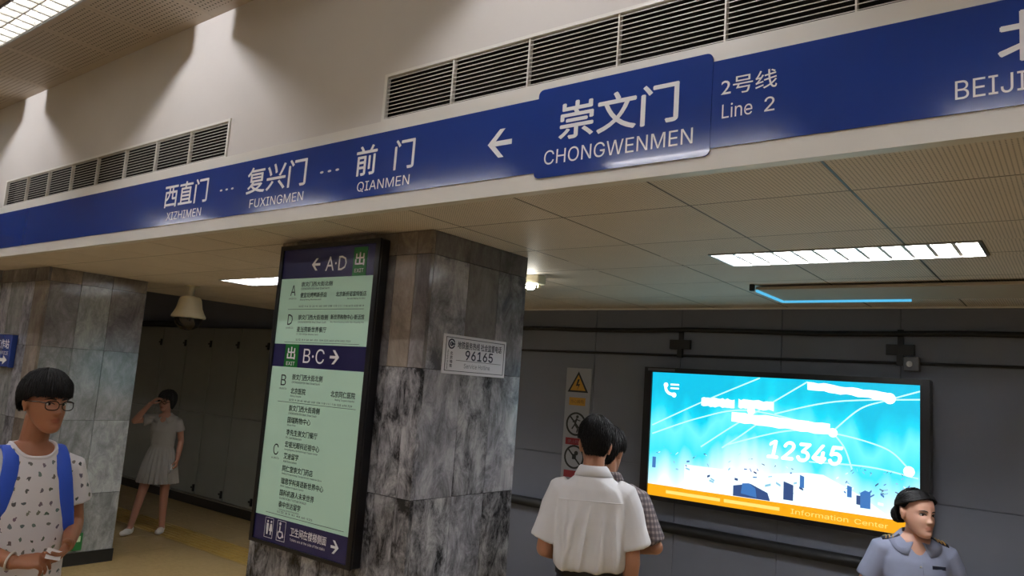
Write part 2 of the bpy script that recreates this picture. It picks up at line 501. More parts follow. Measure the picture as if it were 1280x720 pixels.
# unseen wall washers, added: end plates cut each bulb's light into a wall scallop
for k, x in enumerate((-9.49, -6.84, -4.19, -1.54, 1.11)):
    t = thing('added_wall_washer', 'small added wall washer lamp in the gap between two hall lamps, %s of five' % ('first', 'second', 'third', 'fourth', 'fifth')[k], 'light', (x, 1.22, HH), 0, 'added wall washers')
    MB().box((-.06, -.10, -.012), (.06, .28, 0)).build('base', M_lampwhite, t)
    MB().ell((0, 0, -.03), (.012, .012, .012)).build('bulb', M_added_wash, t, True)
    for s in (-1, 1):
        MB().box((s * .06, -.10, -.077), (s * .064, .30, 0)).build('end_plate', M_lampwhite, t)
# flat panel with thin emissive blue strips on two edges near the track wall, hanging a little below the tiles
M_cyan = emis('cyan_glow', srgb(90, 190, 235), 1.0)
t = thing('ceiling_glow_panel', 'flat grey ceiling panel with a glowing blue edge near the track wall', 'light', (-1.66, 4.68, HL))
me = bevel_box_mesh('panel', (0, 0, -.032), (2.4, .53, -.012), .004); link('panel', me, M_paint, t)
MB().box((0, 0, -.046), (.014, .53, -.032)).build('glow_strip', M_cyan, t)
MB().box((.014, .514, -.046), (.80, .53, -.032)).build('glow_strip', M_cyan, t)
MB().box((.1, .1, -.012), (.16, .16, 0)).box((2.2, .1, -.012), (2.26, .16, 0)).box((.1, .38, -.012), (.16, .44, 0)).box((2.2, .38, -.012), (2.26, .44, 0)).build('spacer', M_steel, t)
MB().box((-.03, -.03, -.04), (-.005, .0, -.0)).build('end_clip', M_black, t)

# square lamp holder with a bare bulb behind the pillar
M_bulb = emis('bulb_light', (1.0, 0.97, 0.86, 1), BULB)
t = thing('bulb_lamp', 'small square white lamp holder with a glowing bulb behind the marble pillar', 'light', (-2.93, 4.05, HL))
link('holder', bevel_box_mesh('holder', (-.055, -.045, -.06), (.055, .045, 0), .006), M_ivory, t)
b = MB().ell((-.022, -.025, -.078), (.034, .034, .022)).build('bulb', M_bulb, t, True)
MB().cyl((.03, 0, -.085), (.03, 0, -.055), .010).build('sensor', M_ivory, t, True)

#@@SIGN
# ------------------------------------------------------------------ station name sign on the fascia
sg = thing('station_name_sign', 'long blue station name sign with white lettering in a cream frame', 'sign', (0, YF, HL))
S = lambda z: z - HL
def sbox(name, x0, x1, z0, z1, y0, y1, m): 
    o = MB().box((x0, y0 - YF, S(z0)), (x1, y1 - YF, S(z1))).build(name, m, sg); return o
sbox('backing', -16, 6.9, HL, 3.004, YF, VY, M_cream)
sbox('top_moulding', -16, 6.9, 3.004, 3.014, YF + .012, VY, M_cream)
sbox('bottom_moulding', -16, 6.9, HL - .008, HL + .008, YF - .004, VY, M_cream)
sbox('blue_panel', -15.9, -1.655, 2.656, 2.952, YF - .004, YF, M_blue)
sbox('blue_panel', -0.96, 6.8, 2.656, 2.952, YF - .004, YF, M_blue)
def rrect(x0, x1, z0, z1, r, n=5):
    P = []
    for cx, cz, a0 in ((x1 - r, z0 + r, -PI / 2), (x1 - r, z1 - r, 0), (x0 + r, z1 - r, PI / 2), (x0 + r, z0 + r, PI)):
        for k in range(n + 1):
            a = a0 + PI / 2 * k / n; P.append((cx + r * math.cos(a), cz + r * math.sin(a)))
    return P
MB().prism_xz(rrect(-1.662, -0.958, S(2.632), S(2.984), .022), -.006, 0).build('current_station_panel', M_blue, sg)
def st(body, x0, x1, z0, z1, bold=0.0, y=-.0042, **k):
    return text_mesh(body, x0, x1, S(z0), S(z1), y, M_white_print, sg, bold=bold, **k)
st('西直门', -4.445, -3.965, 2.762, 2.908, .012); st('XIZHIMEN', -4.395, -4.012, 2.684, 2.732, .004)
st('···', -3.84, -3.705, 2.806, 2.818, .0)
st('复兴门', -3.582, -3.071, 2.762, 2.908, .012); st('FUXINGMEN', -3.535, -3.078, 2.684, 2.732, .004)
st('···', -2.964, -2.821, 2.806, 2.818, .0)
st('前', -2.702, -2.560, 2.760, 2.904, .012); st('门', -2.445, -2.319, 2.760, 2.900, .012); st('QIANMEN', -2.678, -2.337, 2.682, 2.732, .004)
arrow(-1.842, S(2.80), .122, .118, .021, True, -.0042, M_white_print, sg)
st('崇文门', -1.559, -1.074, 2.768, 2.916, .016, -.0062); st('CHONGWENMEN', -1.618, -1.019, 2.681, 2.737, .006, -.0062)
st('2号线', -.927, -.746, 2.826, 2.888, .004); st('Line', -.922, -.822, 2.75, 2.799, .004); st('2', -.784, -.752, 2.75, 2.797, .004)
st('北京站', -.168, .33, 2.772, 2.918, .016); st('BEIJINGZHAN', -.266, .165, 2.694, 2.748, .006)

# ------------------------------------------------------------------ ventilation grilles
def grille(x0, x1, label):
    t = thing('vent_grille', label, 'vent', (x0, VY, VZ0), 0, 'vent grilles above the station sign')
    L = x1 - x0; h = VZ1 - VZ0; b = .014
    f = MB().box((-.018, -.008, -b), (L + .018, .004, 0)).box((-.018, -.008, h), (L + .018, .004, h + b)).box((-.018, -.008, 0), (0, .004, h)).box((L, -.008, 0), (L + .018, .004, h))
    f.build('frame', M_cream, t)
    MB().box((0, .06, 0), (L, .065, h)).box((0, .014, -.002), (L, .065, .001)).box((0, .014, h - .001), (L, .065, h + .002)).box((-.002, .014, 0), (.001, .065, h)).box((L - .001, .014, 0), (L + .002, .065, h)).build('duct', M_void, t)
    sl = MB().add([(0, 0, .0), (L, 0, 0), (L, .012, .005), (0, .012, .005), (0, 0, .0026), (L, 0, .0026), (L, .012, .007), (0, .012, .007)],
                  [(3, 2, 1, 0), (4, 5, 6, 7), (0, 1, 5, 4), (1, 2, 6, 5), (2, 3, 7, 6), (3, 0, 4, 7)]).mesh('slat')
    sl.materials.append(M_grille)
    for k in range(11):
        o = link('slat', sl, None, t); o.location = (0, 0, h * (k + .5) / 11 - .002)
    dv = MB().box((-.003, -.003, 0), (.003, .02, h)).mesh('divider'); dv.materials.append(M_grille)
    for k in range(1, 8):
        o = link('divider', dv, None, t); o.location = (L * k / 8, 0, 0)
    return t
grille(V[0][0], V[0][1], 'long louvred vent grille in the upper wall left, above the small station names')
grille(V[1][0], V[1][1], 'long louvred vent grille in the upper wall right, above the current station name')

#@@PILLARS
# ------------------------------------------------------------------ marble pillars
def pillar(label, x0, x1, y0, y1, fx, fy, rows, pick, seed):
    """rows: heights of the joints; fx/fy: joints on the front and on the right face"""
    rnd = random.Random(seed)
    t = thing('pillar', label, 'pillar', ((x0 + x1) / 2, (y0 + y1) / 2, 0), 0, 'marble clad pillars')
    ox, oy = (x0 + x1) / 2, (y0 + y1) / 2
    th = .025
    MB().box((x0 - ox + th, y0 - oy + th, 0), (x1 - ox - th, y1 - oy - th, HL)).build('core', M_core, t)
    g = .0012
    for j in range(len(rows) - 1):
        z0, z1 = rows[j] + g, rows[j + 1] - g
        for i in range(len(fx) - 1):
            piece('marble_slab', pick('front', i, j, rnd), t, (fx[i] + g - ox, y0 - oy, z0), (fx[i + 1] - g - ox, y0 - oy + th, z1), .0015)
        for i in range(len(fy) - 1):
            a = fy[i] + g + (th if i == 0 else 0)
            piece('marble_slab', pick('right', i, j, rnd), t, (x1 - ox - th, a - oy, z0), (x1 - ox, fy[i + 1] - g - oy, z1), .0015)
    # plain left and back faces
    for j in range(len(rows) - 1):
        z0, z1 = rows[j] + g, rows[j + 1] - g
        n = 3
        for i in range(n):
            a = y0 + th + (y1 - y0 - th) * i / n; b = y0 + th + (y1 - y0 - th) * (i + 1) / n
            piece('marble_slab', pick('left', i, j, rnd), t, (x0 - ox, a - oy + g, z0), (x0 - ox + th, b - oy - g, z1), .0015)
            a = x0 + th + (x1 - x0 - 2 * th) * i / n; b = x0 + th + (x1 - x0 - 2 * th) * (i + 1) / n
            piece('marble_slab', pick('back', i, j, rnd), t, (a - ox + g, y1 - oy - th, z0), (b - ox - g, y1 - oy, z1), .0015)
    MB().box((x0 - ox - .008, y0 - oy - .008, 0), (x1 - ox + .008, y1 - oy + .008, rows[0])).build('skirting', M_black_stone, t)
    return t
rows = [.11, .62, 1.27, 1.90, 2.47, HL]
def pickR(face, i, j, rnd):
    if j == 4: return M_marB if face == 'right' else M_marT
    if j == 3: return (M_marT, M_marB)[i % 2] if face == 'front' else (M_marC, M_marB, M_marC)[i % 3]
    if face == 'front': return M_marA
    return (M_marC, M_marA, M_marC)[i % 3] if j == 2 else (M_marA, M_marC, M_marA)[i % 3]
pillar('black and white marble pillar carrying the exit board and hotline plate', -3.80, -2.57, 2.66, 3.465,
       [-3.80, -3.66, -3.50, -3.33, -3.16, -2.99, -2.82, -2.672, -2.57], [2.66, 2.955, 3.21, 3.465], rows, pickR, 3)
def pickL(face, i, j, rnd):
    if face == 'front': return (M_marC, M_marD, M_marC, M_marT)[i % 4] if j < 4 else M_marB
    if j == 4: return (M_marT, M_marB, M_marT)[i % 3]
    if j == 3: return (M_marB, M_marD, M_marB)[i % 3]
    return M_marD
pillar('grey marble pillar at the left behind the boy with glasses', -8.21, -7.16, 2.685, 3.56,
       [-8.21, -7.95, -7.62, -7.42, -7.16], [2.685, 2.967, 3.238, 3.56], rows, pickL, 5)

# ------------------------------------------------------------------ exit direction board
bd = thing('exit_board', 'tall black framed exit direction board lit pale green on the marble pillar', 'sign', (-3.17 * 1.036, 2.66, CZ + (.935 - CZ) * 1.036))
bd.scale = (1.036, 1.036, 1.036)
OX, OZ = -3.17, .935
BY = -.0676
M_pale = mat('board_pale_green', srgb(178, 206, 188), 0.3)
M_pale.node_tree.nodes['Principled BSDF'].inputs['Emission Color'].default_value = srgb(150, 190, 165)
M_pale.node_tree.nodes['Principled BSDF'].inputs['Emission Strength'].default_value = 0.18
M_navy = mat('board_navy', srgb(40, 38, 78), 0.2)
M_navy.node_tree.nodes['Principled BSDF'].inputs['Emission Color'].default_value = srgb(40, 40, 90)
M_navy.node_tree.nodes['Principled BSDF'].inputs['Emission Strength'].default_value = 0.05
M_green = mat('exit_green', srgb(36, 120, 56), 0.25)
M_ink = mat('black_print', srgb(26, 30, 28), 0.5)
bx = lambda x: x - OX
bz = lambda z: z - OZ
link('casing', bevel_box_mesh('casing', (bx(-3.575), BY + .006, bz(.935)), (bx(-2.765), -.002, bz(2.527)), .006), M_frame, bd)
rim = MB()
for a, b in (((-3.575, .935), (-3.549, 2.527)), ((-2.797, .935), (-2.765, 2.527)), ((-3.549, .935), (-2.797, .953)), ((-3.549, 2.503), (-2.797, 2.527))):
    rim.box((bx(a[0]), BY - .004, bz(a[1])), (bx(b[0]), BY + .006, bz(b[1])))
rim.build('rim', M_frame, bd)
def bp(name, x0, x1, z0, z1, m, lift=0):
    return plate(name, bx(x0), bx(x1), bz(z0), bz(z1), BY + .006 - lift, m, bd)
bp('navy_band', -3.549, -2.797, 2.342, 2.503, M_navy)
bp('pale_panel', -3.549, -2.797, 1.985, 2.342, M_pale)
bp('navy_band', -3.549, -2.797, 1.862, 1.985, M_navy)
bp('pale_panel', -3.549, -2.797, 1.080, 1.862, M_pale)
bp('navy_band', -3.549, -2.797, .953, 1.080, M_navy)
bp('green_tab', -2.964, -2.862, 2.342, 2.49, M_green, .0015)
bp('green_tab', -3.447, -3.332, 1.862, 1.985, M_green, .0015)
TY = BY + .0042
def bt(body, x0, x1, z0, z1, m=M_ink, bold=0.0, res=2, lift=0.0, **k):
    return text_mesh(body, bx(x0), bx(x1), bz(z0), bz(z1), TY - lift, m, bd, bold=bold, res=res, **k)
W = M_white_print
arrow(bx(-3.262), bz(2.414), .068, .066, .013, True, TY, W, bd)
bt('A·D', -3.182, -3.015, 2.376, 2.452, W); bt('出', -2.950, -2.878, 2.395, 2.464, W, .02, lift=.0016); bt('EXIT', -2.948, -2.880, 2.360, 2.379, W, lift=.0016)
bt('出', -3.426, -3.356, 1.903, 1.970, W, .02, lift=.0016); bt('EXIT', -3.426, -3.353, 1.872, 1.891, W, lift=.0016); bt('B·C', -3.288, -3.117, 1.888, 1.964, W)
arrow(bx(-3.036), bz(1.926), .072, .072, .014, False, TY, W, bd)
def rowtext(cn, x0, x1, z, en=None, ex=None, h=.030):
    bt(cn, x0, x1, z, z + h, bold=.01)
    if en: bt(en, x0, ex, z - .017, z - .006)
for L_, z in (('A', 2.248), ('D', 2.088), ('B', 1.762), ('C', 1.396)):
    bt(L_, -3.457, -3.413, z, z + .058, bold=.01); bt('(' + L_ + '出口)', -3.466, -3.402, z - .022, z - .010)
rowtext('崇文门西大街北侧', -3.368, -3.110, 2.296, 'CHONGWENMEN West Street North', -3.131, .026)
rowtext('便宜坊烤鸭新侨店', -3.368, -3.147, 2.236, 'Bianyifang Restaurant', -3.19, .028)
rowtext('北京新侨诺富特饭店', -3.074, -2.842, 2.238, None, None, .026); bt('Novotel Beijing Xin Qiao', -2.983, -2.849, 2.221, 2.231)
rowtext('崇文门西大街南侧', -3.366, -3.120, 2.116, 'CHONGWENMEN West Street South', -3.132, .028)
rowtext('新世界购物中心·新活馆', -3.098, -2.842, 2.119, None, None, .026); bt('New World Shopping Center New Shopping Mall', -3.098, -2.842, 2.100, 2.110)
rowtext('麦当劳新世界餐厅', -3.367, -3.122, 2.050, "M. Xin Shijie Restaurant", -3.185, .030)
rowtext('崇文门西大街北侧', -3.362, -3.112, 1.795, 'CHONGWENMEN West Street North', -3.129, .032)
rowtext('北京医院', -3.362, -3.238, 1.722, 'Beijing Hospital', -3.27, .032)
rowtext('北京同仁医院', -3.036, -2.852, 1.726, None, None, .032); bt('Beijing Tongren Hospital', -3.0, -2.855, 1.708, 1.719)
cr = [('崇文门西大街南侧', -3.108, 1.632, 'CHONGWENMEN West Street South', -3.13), ('国瑞购物中心', -3.172, 1.570, 'Glory Mall', -3.29), ('李先生崇文门餐厅', -3.106, 1.506, 'Mr. Lee Restaurant', -3.23),
      ('宏视光眼科近视中心', -3.080, 1.444, 'Hongshiguang Ophthalmology Myopia Center', -3.09), ('艾迪留学', -3.238, 1.384, 'Aidi Education', -3.25), ('同仁堂崇文门药店', -3.112, 1.320, 'Beijing Tongrentang Chongwenmen Medicine Store', -3.04),
      ('瑞思学科英语新世界中心', -3.018, 1.256, 'RISE Subject English Center', -3.17), ('国科机器人未来世界', -3.082, 1.196, 'GUOKE ROBOT FUTURE WORLD', -3.14), ('泰中世达留学', -3.180, 1.138, 'Taizhong Shida Education', -3.19)]
for cn, x1, z, en, ex in cr: rowtext(cn, -3.362, x1, z, en, ex, .032)
bt('公交 3 6 12 23 41 60 104 108 110 111 116 615 622 814', -3.374, -2.853, 2.184, 2.196); bt('公交 8 9 20 44 103 104 525 663 674 692 723', -3.370, -2.928, 2.004, 2.016)
bt('公交 9 39 41 44 60 103 104 110 111 116 525 674 729', -3.371, -2.868, 1.684, 1.697); bt('公交 8 9 41 44 60 525', -3.371, -3.08, 1.108, 1.121)
for x0, x1, z in ((-3.464, -2.851, 2.172), (-3.464, -2.86, 1.994), (-3.464, -2.84, 1.676), (-3.464, -2.84, 1.098)): bp('rule_line', x0, x1, z, z + .002, M_ink, .0008)
bt('卫生间在楼梯侧面', -3.243, -2.958, 1.012, 1.055, W, .012); bt('Toilets are at the side of the stairs', -3.241, -2.965, .988, 1.001, W)
arrow(bx(-2.893), bz(1.018), .058, .062, .012, False, TY, W, bd)
def ring_poly(mb, cx, cz, r0, r1, y0, y1, n=24, a0=0, a1=2 * PI):
    for k in range(n):
        a, b = a0 + (a1 - a0) * k / n, a0 + (a1 - a0) * (k + 1) / n
        mb.prism_xz([(cx + r0 * math.cos(a), cz + r0 * math.sin(a)), (cx + r1 * math.cos(a), cz + r1 * math.sin(a)), (cx + r1 * math.cos(b), cz + r1 * math.sin(b)), (cx + r0 * math.cos(b), cz + r0 * math.sin(b))], y0, y1)
def disc(mb, cx, cz, r, y0, y1, n=14):
    mb.prism_xz([(cx + r * math.cos(2 * PI * k / n), cz + r * math.sin(2 * PI * k / n)) for k in range(n)], y0, y1)
def toilet_sign(x, z, dx, dz):
    mb = MB()
    for s in (0, 1):
        cx = x + dx * (.28 + .44 * s); disc(mb, cx, z + dz * .86, dx * .09, TY - .0012, TY)
        if s == 0: mb.prism_xz([(cx - dx * .13, z + dz * .42), (cx - dx * .07, z + dz * .08), (cx + dx * .07, z + dz * .08), (cx + dx * .13, z + dz * .42), (cx + dx * .13, z + dz * .74), (cx - dx * .13, z + dz * .74)], TY - .0012, TY)
        else: mb.prism_xz([(cx - dx * .2, z + dz * .3), (cx - dx * .06, z + dz * .3), (cx - dx * .06, z + dz * .08), (cx + dx * .06, z + dz * .08), (cx + dx * .06, z + dz * .3), (cx + dx * .2, z + dz * .3), (cx + dx * .09, z + dz * .74), (cx - dx * .09, z + dz * .74)], TY - .0012, TY)
    mb.build('toilet_symbol', W, bd)
toilet_sign(bx(-3.452), bz(.982), .066, .084)
mb = MB(); wx, wz = bx(-3.322), bz(.984)
disc(mb, wx - .006, wz + .073, .008, TY - .0012, TY)
mb.prism_xz([(wx - .010, wz + .03), (wx - .002, wz + .03), (wx - .002, wz + .062), (wx - .010, wz + .062)], TY - .0012, TY)
mb.prism_xz([(wx - .002, wz + .030), (wx + .016, wz + .030), (wx + .016, wz + .037), (wx - .002, wz + .037)], TY - .0012, TY)
mb.prism_xz([(wx + .012, wz + .030), (wx + .022, wz + .006), (wx + .029, wz + .009), (wx + .019, wz + .034)], TY - .0012, TY)
ring_poly(mb, wx - .001, wz + .021, .016, .022, TY - .0012, TY, 16, PI * .75, PI * 2.0)
mb.build('wheelchair_symbol', W, bd)
for x0 in (-3.457, -3.352):
    mb = MB(); x1 = x0 + .07; z0, z1 = .972, 1.073; q = .002
    for a, b in (((x0, z0), (x1, z0 + q)), ((x0, z1 - q), (x1, z1)), ((x0, z0), (x0 + q, z1)), ((x1 - q, z0), (x1, z1))): mb.box((bx(a[0]), TY - .001, bz(a[1])), (bx(b[0]), TY, bz(b[1])))
    mb.build('symbol_border', W, bd)

# ------------------------------------------------------------------ hotline plate on the right face of the pillar
hp = thing('hotline_plate', 'white plate reading 96165 fixed on the side of the marble pillar', 'sign', (-2.57, 3.053, 1.985), PI / 2)
# local frame: x along the face (world +Y), front towards local -Y (world +X)
link('plate', bevel_box_mesh('plate', (-.256, -.006, -.1), (.256, 0, .1), .001), mat('plate_white', srgb(240, 240, 248), 0.3), hp)
M_nav = mat('plate_navy_print', srgb(34, 36, 70), 0.4)
mb = MB()
for a, b in (((-.24, -.086), (.24, -.083)), ((-.24, .083), (.24, .086)), ((-.24, -.083), (-.237, .083)), ((.237, -.083), (.24, .083)), ((-.155, -.030), (.215, -.028))): mb.box((a[0], -.0075, a[1]), (b[0], -.006, b[1]))
mb.build('border', M_nav, hp)
text_mesh('地铁服务热线 社会监督电话', -.15, .215, .032, .070, -.0062, M_nav, hp, bold=.014)
text_mesh('96165', -.085, .145, -.024, .027, -.0062, M_nav, hp, bold=.014)
text_mesh('Service Hotline', -.09, .125, -.066, -.042, -.0062, mat('plate_grey_print', srgb(120, 124, 140), 0.4), hp, bold=.01)
mb = MB(); ring_poly(mb, -.197, .052, .019, .026, -.0075, -.006, 22, .3, 2 * PI - .3); ring_poly(mb, -.197, .052, .006, .012, -.0075, -.006, 16); mb.box((-.197, -.0075, .048), (-.171, -.006, .056)); mb.build('emblem', M_nav, hp)
for k, ch in enumerate('北京地铁'): text_mesh(ch, -.203, -.183, -.004 - k * .021, .014 - k * .021, -.0062, M_nav, hp, bold=.02)
text_mesh('Beijing Subway', -.078, .018, -.004, .008, -.0062, M_nav, hp).matrix_local = Matrix(((0, 1, 0, 0), (0, 0, 0, 0), (0, 0, 0, 0), (0, 0, 0, 1))) if False else Matrix.Translation((-.218, 0, -.075)) @ Matrix.Rotation(-PI / 2, 4, 'Y') @ Matrix.Translation((.078, 0, 0))

# blue office sign on the left pillar
os_ = thing('office_sign', 'small blue direction sign with white arrow on the left pillar', 'sign', (-7.90, 2.685, 1.69))
link('plate', bevel_box_mesh('plate', (-.29, -.05, 0), (.30, 0, .30), .006), M_blue, os_)
MB().box((-.295, -.054, .292), (.305, 0, .304)).build('top_edge', M_steel, os_)
text_mesh('服务工作站', -.22, .262, .165, .25, -.0505, W, os_, bold=.01)
text_mesh('SERVICE OFFICE', -.22, .262, .110, .142, -.0505, W, os_, bold=.005)
mb = MB(); mb.prism_xz([(-.05, .05), (.17, .05), (.17, .025), (.26, .065), (.17, .105), (.17, .08), (-.05, .08)], -.052, -.0505); mb.build('arrow', W, os_)

# green low-level exit sign at the foot of the left pillar
gs = thing('low_exit_sign', 'green sign plate low on the left pillar behind the boy', 'sign', (-7.16, 3.06, .13), PI / 2)
link('plate', bevel_box_mesh('plate', (-.22, -.012, 0), (.22, 0, .15), .003), mat('lowsign_green', srgb(30, 110, 50), .3), gs)
mb = MB().box((.02, -.0135, .075), (.20, -.012, .125)); mb.build('pale_strip', mat('lowsign_pale', srgb(200, 224, 190), .3), gs)

#@@WALLTHINGS
# ------------------------------------------------------------------ track wall: cables, signs, light box
def cable(label, pts, r, name='cable'):
    o = MB().tube(pts, [r] * len(pts), 10, ref=(0, 0, 1)).build(name, M_black, None, True)
    return tag(o, label, 'cable')
rnd = random.Random(4)
pts = [(-6.6 + i * .5, YW - .03 - r_, 2.398 + .008 * math.sin(i * 1.7) + .006 * rnd.random()) for i, r_ in [(i, 0) for i in range(27)]]
cable('thick black cable sagging along the top of the track wall', pts, .02)
cable('thin black conduit running along the track wall just above the screen', [(-6.6, YW - .012, 2.196), (-.98, YW - .012, 2.196), (6.9, YW - .012, 2.196)], .010, 'conduit')
o = MB().tube([(-6.6, YW - .045, .81), (6.9, YW - .045, .81)], [.042, .042], 12, ref=(0, 0, 1)).build('pipe', M_black, None, True)
tag(o, 'fat black pipe along the track wall below the screen', 'pipe')
for k, x in enumerate((-2.68, -1.03)):
    t = thing('cable_bracket', ('black cable bracket on the track wall above the left part of the screen', 'black cable bracket on the track wall above the right part of the screen')[k], 'bracket', (x, YW, 2.21), 0, 'cable brackets')
    MB().box((-.09, -.03, .04), (.09, 0, .115)).build('plate', M_black, t)
    MB().box((-.022, -.028, -.03), (.022, 0, .04)).build('arm', M_black, t)
    MB().box((-.02, -.009, .115), (.02, 0, .22)).build('upper_arm', M_black, t)
t = thing('junction_box', 'small grey junction box on the conduit above the screen', 'box', (-.955, YW, 2.14))
link('body', bevel_box_mesh('body', (-.05, -.06, 0), (.05, 0, .10), .006), mat('box_grey', srgb(96, 98, 106), .5), t)
MB().cyl((-.01, -.068, .05), (-.01, -.06, .05), .02).build('cap', M_steel, t, True)

# safety notices
sn = thing('safety_notice', 'tall white safety notice with warning triangle and prohibition circles on the track wall', 'sign', (-3.655, YW, 1.05))
M_notice = mat('notice_white', srgb(150, 152, 158), .5)
link('plate', bevel_box_mesh('plate', (-.132, -.012, 0), (.132, 0, 1.0), .003), M_notice, sn)
M_yel = mat('notice_yellow', srgb(190, 140, 40), .5); M_red = mat('notice_red', srgb(140, 36, 44), .5)
fy0, fy1 = -.0138, -.012
tri = lambda c, r: [(c[0] + r * math.cos(a), c[1] + r * math.sin(a)) for a in (PI * 7 / 6, PI * 11 / 6, PI / 2)]
MB().prism_xz(tri((0, .845), .125), fy0, fy1).build('warning_triangle', M_ink, sn)
MB().prism_xz(tri((0, .845), .093), fy0 - .001, fy0).build('triangle_fill', M_yel, sn)
MB().prism_xz([(-.022, .838), (.006, .842), (-.008, .80), (.022, .858), (-.002, .855), (.016, .90), (-.004, .90)], fy0 - .002, fy0 - .001).build('lightning_bolt', M_ink, sn)
plate('yellow_label', -.085, .085, .665, .735, fy1, M_yel, sn)
text_mesh('当心触电', -.07, .07, .685, .718, fy1 - .0015, M_ink, sn)
plate('red_label', -.1, .1, .315, .375, fy1, M_red, sn)
text_mesh('禁止跳下', -.075, .075, .33, .36, fy1 - .0015, M_notice, sn)
plate('red_label', -.1, .1, .0 + .03, .09, fy1, M_red, sn)
for cz in (.50, .21):
    mb = MB(); ring_poly(mb, 0, cz, .088, .105, fy0, fy1, 28)
    c, s_ = math.cos(PI * .75), math.sin(PI * .75)
    mb.prism_xz([(c * .09 - s_ * .007, cz + s_ * .09 + c * .007), (c * .09 + s_ * .007, cz + s_ * .09 - c * .007), (-c * .09 + s_ * .007, cz - s_ * .09 - c * .007), (-c * .09 - s_ * .007, cz - s_ * .09 + c * .007)], fy0, fy1)
    mb.build('prohibition_circle', M_ink, sn)
mb = MB(); disc(mb, .012, .565, .014, fy0, fy1)
for a, b, wd in (((.008, .55), (-.012, .495), .016), ((-.012, .495), (.02, .46), .012), ((.02, .46), (.012, .425), .011), ((-.012, .495), (-.04, .455), .012), ((.005, .54), (.045, .53), .009), ((.005, .54), (-.035, .515), .009)):
    a, b = Vector(a), Vector(b); n_ = Vector((-(b - a).y, (b - a).x)).normalized() * wd / 2
    mb.prism_xz([tuple(a + n_), tuple(b + n_), tuple(b - n_), tuple(a - n_)], fy0, fy1)
mb.build('running_figure', M_ink, sn)
mb = MB(); disc(mb, .02, .245, .02, fy0, fy1); mb.box((-.02, fy0, .19), (.02, fy1, .235)); mb.build('hand_symbol', M_ink, sn)

# ------------------------------------------------------------------ advertising light box
lb = thing('advertising_light_box', 'large glowing blue and white advertising screen in a black frame on the track wall', 'screen', (-1.87, YW, 1.03))
LX, LZ, LY = -1.87, 1.03, 5.70 - YW
ax = lambda x: x - LX
az_ = lambda z: z - LZ
link('casing', bevel_box_mesh('casing', (ax(-2.93), LY + .01, az_(1.02)), (ax(-.83), -.022, az_(2.085)), .008), M_frame, lb)
MB().box((-.8, -.022, .2), (-.7, 0, .8)).build('wall_mount', M_frame, lb)
MB().box((.7, -.022, .2), (.8, 0, .8)).build('wall_mount', M_frame, lb)
A0, A1, B0, B1 = -2.862, -.888, 1.055, 2.045
rim = MB()
for a, b in (((-2.93, 1.02), (A0, 2.085)), ((A1, 1.02), (-.83, 2.085)), ((A0, 1.02), (A1, B0)), ((A0, B1), (A1, 2.085))): rim.box((ax(a[0]), LY - .012, az_(a[1])), (ax(b[0]), LY + .01, az_(b[1])))
rim.build('rim', M_frame, lb)
MB().box((ax(-2.9), LY - .0135, az_(2.056)), (ax(-2.66), LY - .012, az_(2.076))).build('maker_label', mat('label_grey', srgb(90, 92, 100), .4), lb)
# the picture: cyan sky that pales to a white hall
m, nt, p = base_mat('advert_print'); N = nt.nodes.new; L = nt.links.new
p.inputs['Base Color'].default_value = (.02, .02, .02, 1); p.inputs['Roughness'].default_value = .25
tc = N('ShaderNodeTexCoord'); sp = N('ShaderNodeSeparateXYZ'); L(tc.outputs['Object'], sp.inputs[0])
mr = N('ShaderNodeMapRange'); mr.inputs[1].default_value = az_(1.13); mr.inputs[2].default_value = az_(1.92); L(sp.outputs[2], mr.inputs[0])
mpn = N('ShaderNodeMapping'); mpn.inputs['Scale'].default_value = (3.0, 1, .5); L(tc.outputs['Object'], mpn.inputs[0])
nz = N('ShaderNodeTexNoise'); nz.inputs['Scale'].default_value = 1.6; nz.inputs['Detail'].default_value = 2; L(mpn.outputs[0], nz.inputs[0])
nm = N('ShaderNodeMath'); nm.operation = 'MULTIPLY_ADD'; nm.inputs[1].default_value = .7; nm.inputs[2].default_value = -.35; L(nz.outputs[0], nm.inputs[0])
# pale in the middle of the print
gx = N('ShaderNodeMath'); gx.operation = 'ABSOLUTE'; L(sp.outputs[0], gx.inputs[0])
gm = N('ShaderNodeMapRange'); gm.inputs[1].default_value = .2; gm.inputs[2].default_value = 1.0; gm.inputs[3].default_value = -.06; gm.inputs[4].default_value = .16; L(gx.outputs[0], gm.inputs[0])
sm = N('ShaderNodeMath'); sm.operation = 'ADD'; L(mr.outputs[0], sm.inputs[0]); L(nm.outputs[0], sm.inputs[1])
sm2 = N('ShaderNodeMath'); sm2.operation = 'ADD'; L(sm.outputs[0], sm2.inputs[0]); L(gm.outputs[0], sm2.inputs[1])
cr_ = N('ShaderNodeValToRGB'); e = cr_.color_ramp.elements
e[0].position = .12; e[0].color = (1, 1, 1, 1); e[1].position = 1.0; e[1].color = srgb(10, 190, 226)
for pos, c in ((.3, srgb(196, 244, 252)), (.5, srgb(60, 226, 246)), (.72, srgb(110, 238, 250)), (.86, srgb(20, 212, 240))):
    q = e.new(pos); q.color = c
L(sm2.outputs[0], cr_.inputs[0]); L(cr_.outputs[0], p.inputs['Emission Color']); p.inputs['Emission Strength'].default_value = SCREEN * 1.15
MB().box((ax(A0), LY + .004, az_(B0)), (ax(A1), LY + .01, az_(B1))).build('printed_sheet', m, lb)
E_w = emis('advert_white', (1, 1, 1, 1), SCREEN * 1.4)
E_arc = emis('advert_arc', srgb(190, 250, 255), SCREEN * 1.2)
E_or = emis('advert_orange', srgb(255, 176, 20), SCREEN * 1.0)
E_ort = emis('advert_orange_text', srgb(255, 226, 120), SCREEN * 1.1)
E_blue = emis('advert_blue', srgb(70, 130, 205), SCREEN * .9)
